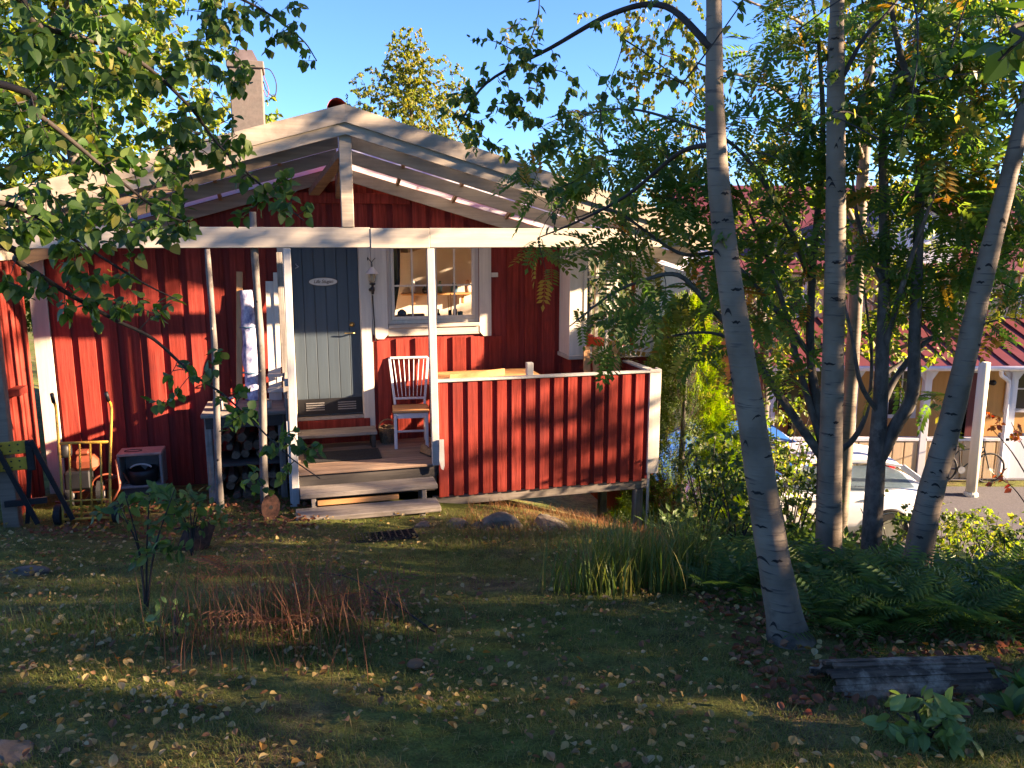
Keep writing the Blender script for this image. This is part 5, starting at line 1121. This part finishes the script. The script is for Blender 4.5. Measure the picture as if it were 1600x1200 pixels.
bgtree('leafy_tree', 2.6, 28.0, 8.0, 3.2, 'far green tree between the cottage and yellow house', 'brightleaf', 77, .12, 420, 12, .15)
# grove added out of view beside the camera to shade the lawn
for i, (x, y, h, rx, lab) in enumerate(((8.0, 4.6, 7.8, 2.5, 'broad dark shade tree added out of view next to the fern bed'), (7.4, 1.0, 7.8, 2.6, 'tall dark shade tree added out of view, middle of the grove'), (8.5, -2.6, 6.4, 2.6, 'dark shade tree added out of view in the grove behind the lawn'), (12.0, 3.2, 7.6, 3.0, 'tallest added shade tree at the back of the unseen grove'), (12.2, -.6, 7.2, 3.0, 'leaning crowned shade tree added at the back of the unseen grove'), (10.6, 5.8, 7.0, 1.7, 'narrow dark shade tree added at the edge of the unseen grove by the drive'), (9.8, 2.8, 6.2, 2.0, 'slim dark shade tree added between the broad tree and the tallest tree'))):
    bgtree('leafy_tree', x, y, h, rx, lab, 'shrubleaf', 80 + i, .10, 1250 if i in (0, 1, 3, 5, 6) else 700, 15, .02)

# ================================================================== SHRUBS, FERNS, GRASS, LEAVES
RSG = np.random.RandomState(99)
def gpt(x, y): return np.array([x, y, gz(x, y)])
# long-bladed tufts: arcs made of ribbon quads
def blades(name, pts, ln, wd, bend, m, parent, base, seed, seg=4, upright=1.0, tp=1.0):
    rs = np.random.RandomState(seed); n = len(pts); a = rs.rand(n) * 6.283; L = ln * (.5 + .7 * rs.rand(n)); b = bend * (.3 + rs.rand(n)); d = np.stack([np.cos(a), np.sin(a), 0 * a], 1); side = np.stack([-np.sin(a), np.cos(a), 0 * a], 1)
    ts = np.linspace(0, 1, seg + 1); V = np.zeros((n, 2 * (seg + 1), 3))
    for i, t in enumerate(ts):
        c = pts + d * (L * b * t * t)[:, None] + np.array([0, 0, 1]) * (L * upright * (t - .35 * b * t * t))[:, None]; w_ = wd * (1 - t) ** .6 * .5 + .0003
        V[:, 2 * i] = c - side * w_; V[:, 2 * i + 1] = c + side * w_
    f = [(2 * i, 2 * i + 1, 2 * i + 3, 2 * i + 2) for i in range(seg)]
    return tag(leafmesh(name, (None, f), V - base, m, parent, rs.rand(n) ** tp), kind='stuff')
# thuja by the corner
tc_ = dp(1064, 740, 10.0); tc_ = gpt(tc_[0], 10.0); th_ = empty('thuja', tc_, 0, 'bright green thuja at the corner of the porch', 'conifer')
MB().tube([(0, 0, -.1), (0, 0, 1.2), (.02, 0, 2.9)], [.05, .04, .01], 8).build('trunk', 'rowanbark', th_, True)
n = 6500; hh = RSG.rand(n) ** 1.25; a = RSG.rand(n) * 6.283; rr = .74 * (1 - hh) ** .6 * (.55 + .45 * RSG.rand(n) ** .5) * (1 + .16 * np.sin(a * 3 + hh * 9) + .1 * np.sin(a * 7 - hh * 20)); L_ = np.stack([rr * np.cos(a), rr * np.sin(a), .12 + hh * 3.0], 1); D_ = np.stack([np.cos(a) * .8, np.sin(a) * .8, .75 + .3 * RSG.rand(n)], 1) + RSG.normal(size=(n, 3)) * .22
U_ = np.stack([-np.sin(a), np.cos(a), 0 * a], 1) + RSG.normal(size=(n, 3)) * .35; sz = .13 + .09 * RSG.rand(n); V3, _ = scatter(T_THUJA, L_, D_, U_, sz); tag(leafmesh('foliage', T_THUJA, V3, 'thujaleaf', th_, np.clip(RSG.rand(n) ** 1.1 * .92, 0, 1)), kind='stuff')

def shrub(label, x, y, h, rx, m, seed, leaf, ntw, per, T=T_BIRCH, key='birch', stems=7, tpow=1.2, cat='shrub', name='shrub', twr=.003, z0=.25, droop=.3, nsingle=0):
    base = gpt(x, y) - [0, 0, .04]; t = empty(name, base, 0, label, cat); rs = np.random.RandomState(seed); sk = []
    for i in range(stems):
        a = i * 2.4 + rs.rand(); r_ = rx * (.3 + .5 * rs.rand()); e_ = base + [math.cos(a) * r_, math.sin(a) * r_, h * (.65 + .3 * rs.rand())]; sk.append(([base + [.03 * math.cos(a), .03 * math.sin(a), 0], base + [math.cos(a) * r_ * .3, math.sin(a) * r_ * .3, h * .35], e_], [.012, .008, .004]))
    for p, rd in sk:
        q = smoothpath(p, 5); MB().tube([tuple(v - base) for v in q], list(np.interp(np.linspace(0, 1, len(q)), np.linspace(0, 1, 3), rd)), 6).build('stem', 'twig', t, True, recalc=False)
    grow(seed, base, sk, [(base + [0, 0, h * (z0 + (1 - z0) * f)], (rx * w_, rx * w_, h * .22), int(ntw * w_ / 2.6)) for f, w_ in ((.1, .8), (.45, 1.0), (.8, .8))], T, key, m, leaf, per, t, droop=droop, tpow=tpow, twr=twr, nsingle=nsingle)
    return t
p = dp(1150, 640, 11.4); shrub('lime green leafy shrub between the thuja and the white car', p[0], 11.4, 2.5, .85, 'brightleaf', 101, .075, 170, 8, cat='shrub')
p = dp(1225, 560, 12.3); shrub('tall sunlit yellow-green shrub behind the birches', p[0], 12.3, 3.4, .8, 'brightleaf', 102, .08, 150, 8)
p = dp(1245, 640, 9.0); shrub('airy light green shrub before the parked cars', p[0], 9.0, 1.9, .6, 'brightleaf', 108, .065, 60, 7)
p = dp(1105, 800, 7.0); shrub('dark small-leaved shrub beside the thickest birch', p[0], 7.0, 1.15, .42, 'shrubleaf', 103, .052, 120, 8)
p = dp(1150, 860, 6.4); shrub('low dark green shrub at the foot of the fern bed', p[0], 6.4, .85, .40, 'shrubleaf', 104, .05, 80, 8)
p = dp(1240, 830, 7.4); shrub('leafy shrub standing before the white car', p[0], 7.4, 1.15, .55, 'shrubleaf', 105, .055, 110, 8)
p = dp(1400, 830, 7.8); shrub('green shrub hiding the rear wheel of the white car', p[0], 7.8, 1.0, .5, 'shrubleaf', 106, .055, 70, 8)
p = dp(1560, 760, 10.5); shrub('tall green shrub at the drive edge near the pale post', p[0], 10.5, 1.5, .7, 'brightleaf', 113, .065, 110, 8)
p = dp(1480, 770, 10.8); shrub('round green shrub between the outward birch and the pale post', p[0], 10.8, 1.3, .6, 'brightleaf', 114, .065, 100, 8)
p = dp(1500, 800, 8.6); shrub('yellow-green shrub hiding the edge of the drive', p[0], 8.6, 1.2, .6, 'brightleaf', 111, .055, 120, 8)
p = dp(1590, 800, 7.4); shrub('leafy green shrub below the orange maple', p[0], 7.4, .9, .55, 'shrubleaf', 112, .055, 110, 8)
p = dp(1560, 790, 8.2); shrub('sunlit green shrub before the pale round post', p[0], 8.2, 1.1, .7, 'brightleaf', 107, .055, 90, 8)
p = dp(1045, 790, 9.4); shrub('rust-brown withered shrub under the thuja', p[0], 9.6, .75, .30, 'deadfern', 109, .05, 90, 8)
p = dp(1600, 770, 7.0); t = empty('maple_sapling', gpt(p[0] + .5, 7.0), 0, 'orange-leaved young maple reaching in before the yellow house', 'sapling'); base = np.array(t.location)
sk = [([base, base + [-.1, 0, .6], base + [-.15, 0, 1.3]], [.015, .012, .006]), ([base + [-.12, 0, .8], dp(1590, 720, 7.0), dp(1550, 670, 7.0)], [.008, .006, .003]), ([base + [-.1, 0, .6], dp(1590, 770, 7.0), dp(1555, 745, 7.0)], [.008, .005, .003]), ([base + [-.13, 0, 1.0], dp(1600, 700, 7.0), dp(1580, 660, 7.0)], [.007, .005, .003])]
limbs(sk, base, 'twig', t); grow(110, base, sk, [pxc(1555, 655, 7.0, 22, 20, .1, 5), pxc(1570, 750, 7.0, 30, 14, .1, 6), pxc(1590, 680, 7.0, 20, 30, .1, 4)], T_BIRCH, 'birch', 'maple', .06, 5, t, twr=.0025)

# ferns under the birches: every plant a thing, every frond a part
def fronds(key, T, m, nt=4): return leafdata(T, key, m, nt)
def fern(x, y, size, nfr, m, T, key, label, group, name='fern', cat='fern', lift=(.35, 1.0), seed=0):
    base = gpt(x, y); t = empty(name, base, 0, label, cat, group); rs = np.random.RandomState(seed); D = fronds(key, T, m)
    for i in range(nfr):
        a = i * 2.4 + rs.rand() * .8; el = rs.uniform(*lift); yv = Vector((math.cos(a) * math.cos(el), math.sin(a) * math.cos(el), math.sin(el))); up = Vector((rs.normal() * .2, rs.normal() * .2, 1)); xv = yv.cross(up).normalized(); zv = xv.cross(yv); s_ = size * rs.uniform(.7, 1.15)
        o = linkmesh('frond', D[rs.randint(len(D))], t); o.matrix_basis = Matrix(((xv.x * s_, yv.x * s_, zv.x * s_, 0), (xv.y * s_, yv.y * s_, zv.y * s_, 0), (xv.z * s_, yv.z * s_, zv.z * s_, 0), (0, 0, 0, 1)))
    return t
rs = np.random.RandomState(5); k = 0
for i in range(400):
    px = rs.uniform(1070, 1640); py = rs.uniform(905, 1010); p = gp(px, py)
    lim = 985 if px > 1260 else 930
    if py > lim or abs(px - 1215) < 26 and py > 930: continue
    fern(p[0], p[1], rs.uniform(.22, .42), 9, 'undergrowth', T_FERN, 'fern', 'lush green fern growing ' + ('in the bed between the sedge and the thickest birch' if px < 1190 else 'between the thickest birch and the slender birch' if px < 1290 else 'between the slender birch and the outward leaning birch' if px < 1430 else 'past the outward leaning birch at the bed edge'), 'ferns under the birches', seed=i); k += 1
    if k >= 85: break
for i in range(60):                                             # taller leafy herbs behind them
    px = rs.uniform(1080, 1660); Y = rs.uniform(6.3, 8.8); x = (px - 800) / F * Y * 1.02
    fern(x, Y, rs.uniform(.28, .42), 8, 'undergrowth', T_ROWAN, 'herb', 'rowan seedling growing ' + ('in the dark shrubs by the sedge' if px < 1220 else 'behind the slender birch' if px < 1400 else 'behind the outward leaning birch' if px < 1530 else 'below the orange maple sapling'), 'rowan seedlings among the ferns', 'rowan_seedling', 'seedling', (.5, 1.3), 500 + i)

# upright leafy saplings in the lawn
def sapling(px, py, hpx, label, seed, m='undergrowth', spread_=70, n=16, T=T_OVAL, key='oval', leaf=.075, per=6):
    p = gp(px, py); Y = p[1]; t = empty('sapling', p, 0, label, 'sapling'); rs = np.random.RandomState(seed); sk = []
    for i in range(4):
        dx = rs.uniform(-.5, .5) * spread_; sk.append(([p - [0, 0, .03], dp(px + dx * .3, py - hpx * .5, Y), dp(px + dx, py - hpx * (.75 + .25 * rs.rand()), Y + rs.uniform(-.15, .15))], [.008, .006, .003]))
    for q_, rd in sk: q = smoothpath(q_, 5); MB().tube([tuple(v - p) for v in q], list(np.interp(np.linspace(0, 1, len(q)), np.linspace(0, 1, 3), rd)), 6).build('stem', 'twig', t, True, recalc=False)
    grow(seed, p, sk, [pxc(px, py - hpx * .85, Y, spread_, hpx * .18, .2, n), pxc(px + 10, py - hpx * .5, Y, spread_ * .6, hpx * .15, .15, n // 2)], T, key, m, leaf, per, t, droop=.15, twr=.0025, nsingle=60)
sapling(228, 958, 195, 'slim green sapling standing in the rough grass', 121, n=20, spread_=95, leaf=.08, per=6)
sapling(300, 868, 100, 'bushy green sapling before the pinkish box', 122, n=20, spread_=90, leaf=.07, per=6)
sapling(275, 1000, 55, 'small pale-leaved seedling beside the brown bracken', 123, 'palegreen', 30, 5, leaf=.06, per=3)
# dry brown bracken
dk = gp(445, 975); t = fern(dk[0], dk[1], .42, 26, 'deadfern', T_DEAD, 'dead', 'withered red-brown bracken clump sprawling on the lawn', None, 'bracken', 'bracken', (-.05, .9), 9)
for i, (px, py, s_, nf, lab) in enumerate(((545, 960, .46, 16, 'flattened brown bracken beside the sprawling clump'), (360, 900, .40, 12, 'upright brown bracken near the rusty plate'), (335, 990, .34, 10, 'small brown bracken among green seedlings'), (330, 858, .30, 10, 'brown bracken tuft behind the rusty plate'), (520, 850, .16, 8, 'tiny brown bracken tuft before the steps'))):
    p = gp(px, py); fern(p[0], p[1], s_, nf, 'deadfern', T_DEAD, 'dead', lab, None, 'bracken', 'bracken', (0.0, .8 if i != 1 else 1.3), 20 + i)
p = dk; q = p + RSG.normal(size=(480, 3)) * [.38, .30, 0]; q[:, 2] = ground(q[:, 0], q[:, 1]) - .01; blades('dry_stem', q, .46, .0035, .6, 'deadfern', t, p, 230, 4)
# fresh pale-green plant near the log
p = gp(1445, 1160); shrub('fresh light green plant standing alone near the hollow log', p[0], p[1], .24, .19, 'palegreen', 131, .085, 34, 5, T_OVAL, 'oval', 5, 1.0, 'plant', 'plant', .0016, .15, .1, 80)
for i, (px, py) in enumerate(((1585, 1120), (1600, 1085))):
    p = gp(px, py); fern(p[0], p[1], .16, 9, 'undergrowth', T_OVAL, 'herb2', ('broad-leaved herb past the end of the hollow log', 'smaller leafy herb past the end of the hollow log')[i], None, 'herb', 'plant', (.3, 1.2), 30 + i)
# hostas by the deck post
for i, (px, py, s_, lab) in enumerate(((955, 842, .17, 'green hosta leaning out below the porch railing'), (1035, 838, .20, 'yellowing hosta behind the porch support post'), (1000, 822, .15, 'withered yellow hosta at the foot of the support post'))):
    p = gp(px, py); fern(p[0], p[1] + (.0 if i == 0 else .8), s_, 11, 'hosta' if i < 2 else 'wilt', t_simple(.30, 4, .12, .30, .45), 'hosta%d' % i, lab, None, 'hosta', 'plant', (.2, 1.1), 40 + i)

for i, (px, py, w_, n, ln, lab) in enumerate(((930, 925, .28, 190, .42, 'tall dark green sedge tuft in shade below the porch'), (1000, 920, .30, 260, .48, 'dense tall sedge clump beside the dark shrub'), (1062, 905, .26, 180, .46, 'sedge clump growing up against the dark shrub'), (960, 880, .24, 120, .34, 'shorter sedge tuft on the bank by the rocks'))):
    p = gp(px, py); t = empty('sedge_clump', p, 0, lab, 'sedge'); q = p + RSG.normal(size=(n, 3)) * [w_ * .5, w_ * .35, 0]; q[:, 2] = ground(q[:, 0], q[:, 1]) - .01; blades('blade', q, ln * 1.2, .011, .38, 'sedge', t, p, 200 + i, 5)
# dry grass on the sunny bank under the porch
q = np.stack([RSG.uniform(-.5, 2.2, 5200), RSG.uniform(6.9, 9.4, 5200), np.zeros(5200)], 1); q = q[RSG.rand(5200) < np.clip(.25 + .75 * np.sin(q[:, 0] * 3 + q[:, 1] * 2) ** 2, 0, 1)]; q[:, 2] = ground(q[:, 0], q[:, 1]) - .005
blades('dry_grass', q, .15, .004, .9, 'wilt', None, np.zeros(3), 210, 3)['label'] = 'dry tan grass on the bank under the porch'
q = np.stack([RSG.uniform(-.7, 1.6, 3800), RSG.uniform(6.6, 8.0, 3800), np.zeros(3800)], 1); q[:, 2] = ground(q[:, 0], q[:, 1]) - .005
blades('bank_grass', q, .11, .004, .8, 'grass', None, np.zeros(3), 211, 3)['label'] = 'green grass on the bank by the rocks'
# lawn: short tufts of grass and moss
n = 400000; yy = 1.6 + 6.8 * RSG.rand(n) ** 1.6; xx = (RSG.rand(n) * 2 - 1) * (yy * .78 + .5) ; pn = np.sin(xx * 2.3 + 1.7 * np.sin(yy * 1.9)) * np.sin(yy * 2.7 + xx * 1.3) + .5 * np.sin(xx * 7 + yy * 5) * np.sin(yy * 9 - xx * 4)
keep = (RSG.rand(n) < np.clip(.55 + .5 * pn, .10, 1)) & ~((xx > 1.0) & (yy > 6.2)); q = np.stack([xx, yy, ground(xx, yy) - .004], 1)[keep]
blades('grass', q, .036, .0034, 1.0, 'grass', None, np.zeros(3), 212, 2, tp=1.6)['label'] = 'short mossy lawn grass'
m_ = RSG.rand(len(q)) < .045; blades('tall_grass', q[m_], .065, .0035, .9, 'grass', None, np.zeros(3), 213, 3, tp=1.3)['label'] = 'longer grass blades standing in the lawn'
# rough grass round the sapling and bracken
for i, (px, py, w_, n) in enumerate(((230, 970, .45, 900), (430, 985, .5, 700))):
    p = gp(px, py); q = p + RSG.normal(size=(n, 3)) * [w_, w_ * .4, 0]; q[:, 2] = ground(q[:, 0], q[:, 1]) - .005; blades('rough_grass', q, .14, .004, .9, 'sedge', None, np.zeros(3), 220 + i, 3)['label'] = ('rough grass round the slim sapling', 'rough grass round the bracken')[i]
# ground cover in the fern bed
n = 9000; px_ = RSG.uniform(0, 1, n); yy = RSG.uniform(4.9, 9.5, n); xx = yy * RSG.uniform(.20, .72, n) + .1; keep = (xx - .9) * 1.0 + (yy - 5.2) * .9 > .55; q = np.stack([xx, yy, ground(xx, yy) + .02 + .22 * RSG.rand(n) ** 1.5], 1)[keep]; n = len(q)
V3, _ = scatter(T_OVALQ, q, RSG.normal(size=(n, 3)) * [1, 1, .3], RSG.normal(size=(n, 3)) * .4 + [0, 0, 1], .05 + .05 * RSG.rand(n)); o = leafmesh('ground_cover', T_OVALQ, V3, 'undergrowth', None, RSG.rand(n)); tag(o, 'low leafy ground cover under the birches', 'ground cover', kind='stuff')
# fallen leaves
T_FALL = t_simple(.38, 4, .30, -.28, .40)
n = 11500; yy = 2.0 + 6.0 * RSG.rand(n) ** 1.15; xx = (RSG.rand(n) * 2 - 1) * (yy * .76 + .4); pn = np.sin(xx * 1.7 + 2) * np.sin(yy * 1.9 + xx); keep = (RSG.rand(n) < np.clip(.48 + .55 * pn + .3 * np.sin(xx * 5.3 + yy) * np.sin(yy * 4.1), .05, 1)) & ~((xx > 1.2) & (yy > 5.4)); q = np.stack([xx, yy, ground(xx, yy) + .020 + .014 * RSG.rand(n)], 1)[keep]; n = len(q)
D_ = RSG.normal(size=(n, 3)) * [1, 1, .18]; U_ = RSG.normal(size=(n, 3)) * .28 + [0, 0, 1]; sz = .016 + .034 * RSG.rand(n) ** 1.5; tn = RSG.rand(n) ** 1.25; V3, fr = scatter(T_FALL, q, D_, U_, sz)
ok, fw = inframe(q); sc_ = np.where(ok, sz / fw, -1); idx = np.argsort(-sc_)[:300]; sel = np.zeros(n, bool); sel[idx] = True
_lab = ('fallen tan birch leaf lying on the mossy lawn', 'fallen cream birch leaf lying on the mossy lawn', 'fallen pale whitish birch leaf lying on the mossy lawn', 'fallen light brown birch leaf lying on the mossy lawn', 'fallen dark brown birch leaf lying on the mossy lawn', 'fallen golden yellow birch leaf lying on the mossy lawn')
single_leaves(T_FALL, 'fall', 'litter', None, q[idx], tuple(v[idx] for v in fr), sz[idx], tn[idx], np.zeros(3), 'fallen_leaf', lambda t_: _lab[min(5, int(t_ * 6))], 'leaf', 'fallen leaves on the lawn')
tag(leafmesh('leaf_litter', T_FALL, V3[~sel], 'litter', None, tn[~sel]), 'scattered small fallen birch leaves over the lawn', 'leaf litter', kind='stuff')
# dark litter under the log and by the poles
n = 1700; a_ = RSG.rand(n) < .55; xx = np.where(a_, RSG.uniform(1.2, 3.4, n), RSG.uniform(-4.6, -1.9, n)); yy = np.where(a_, RSG.uniform(3.3, 5.0, n), RSG.uniform(7.0, 8.6, n)); q = np.stack([xx, yy, ground(xx, yy) + .01 + .015 * RSG.rand(n)], 1)
V3, _ = scatter(T_FALL, q, RSG.normal(size=(n, 3)) * [1, 1, .25], RSG.normal(size=(n, 3)) * .4 + [0, 0, 1], .03 + .03 * RSG.rand(n)); tag(leafmesh('brown_litter', T_FALL, V3, 'deadfern', None, RSG.rand(n)), 'brown leaf litter round the log and the poles', 'leaf litter', kind='stuff')

bgtree('leafy_tree', 11.0, 8.2, 6.4, 1.6, 'small thin tree added out of view past the grove to dapple the sun', 'brightleaf', 95, .15, 130, 10, .55)  # unseen tree added sunward of the porch to dapple the red railing

bgtree('leafy_tree', 5.7, 12.2, 5.6, 1.1, 'slim sunlit tree in front of the yellow house porch roof', 'brightleaf', 96, .10, 200, 9, .58)
bgtree('leafy_tree', 9.4, 13.4, 6.4, 1.2, 'taller sunlit tree by the pale post and maple', 'brightleaf', 97, .10, 260, 9, .60)
bgtree('leafy_tree', 4.6, 14.6, 6.6, 1.2, 'bushy tree between the blue car and the yellow house', 'brightleaf', 98, .10, 360, 9, .45)

# young birch beside the camera, one twig with big leaves in view
yb_ = gpt(1.55, .9); t = empty('birch_sapling', yb_, 0, 'young birch with a few big leaves hanging close to the viewer', 'sapling')
sk = [([yb_, yb_ + [.05, 0, 1.2], yb_ + [.0, .05, 2.2], yb_ + [-.05, .1, 3.0]], [.022, .017, .012, .005]), ([yb_ + [0, .05, 2.15], dp(1680, 20, 1.25), dp(1600, 60, 1.2), dp(1560, 95, 1.2)], [.008, .005, .003, .0015])]
limbs(sk, yb_, 'twig', t); grow(140, yb_, sk, [pxc(1585, 75, 1.2, 32, 40, .05, 4), pxc(1640, 60, 1.25, 60, 60, .1, 6), (yb_ + [0, .1, 2.7], (.5, .5, .4), 30)], T_BIRCHF, 'birchf', 'birchleaf', .055, 4, t, twr=.0012, nsingle=40)
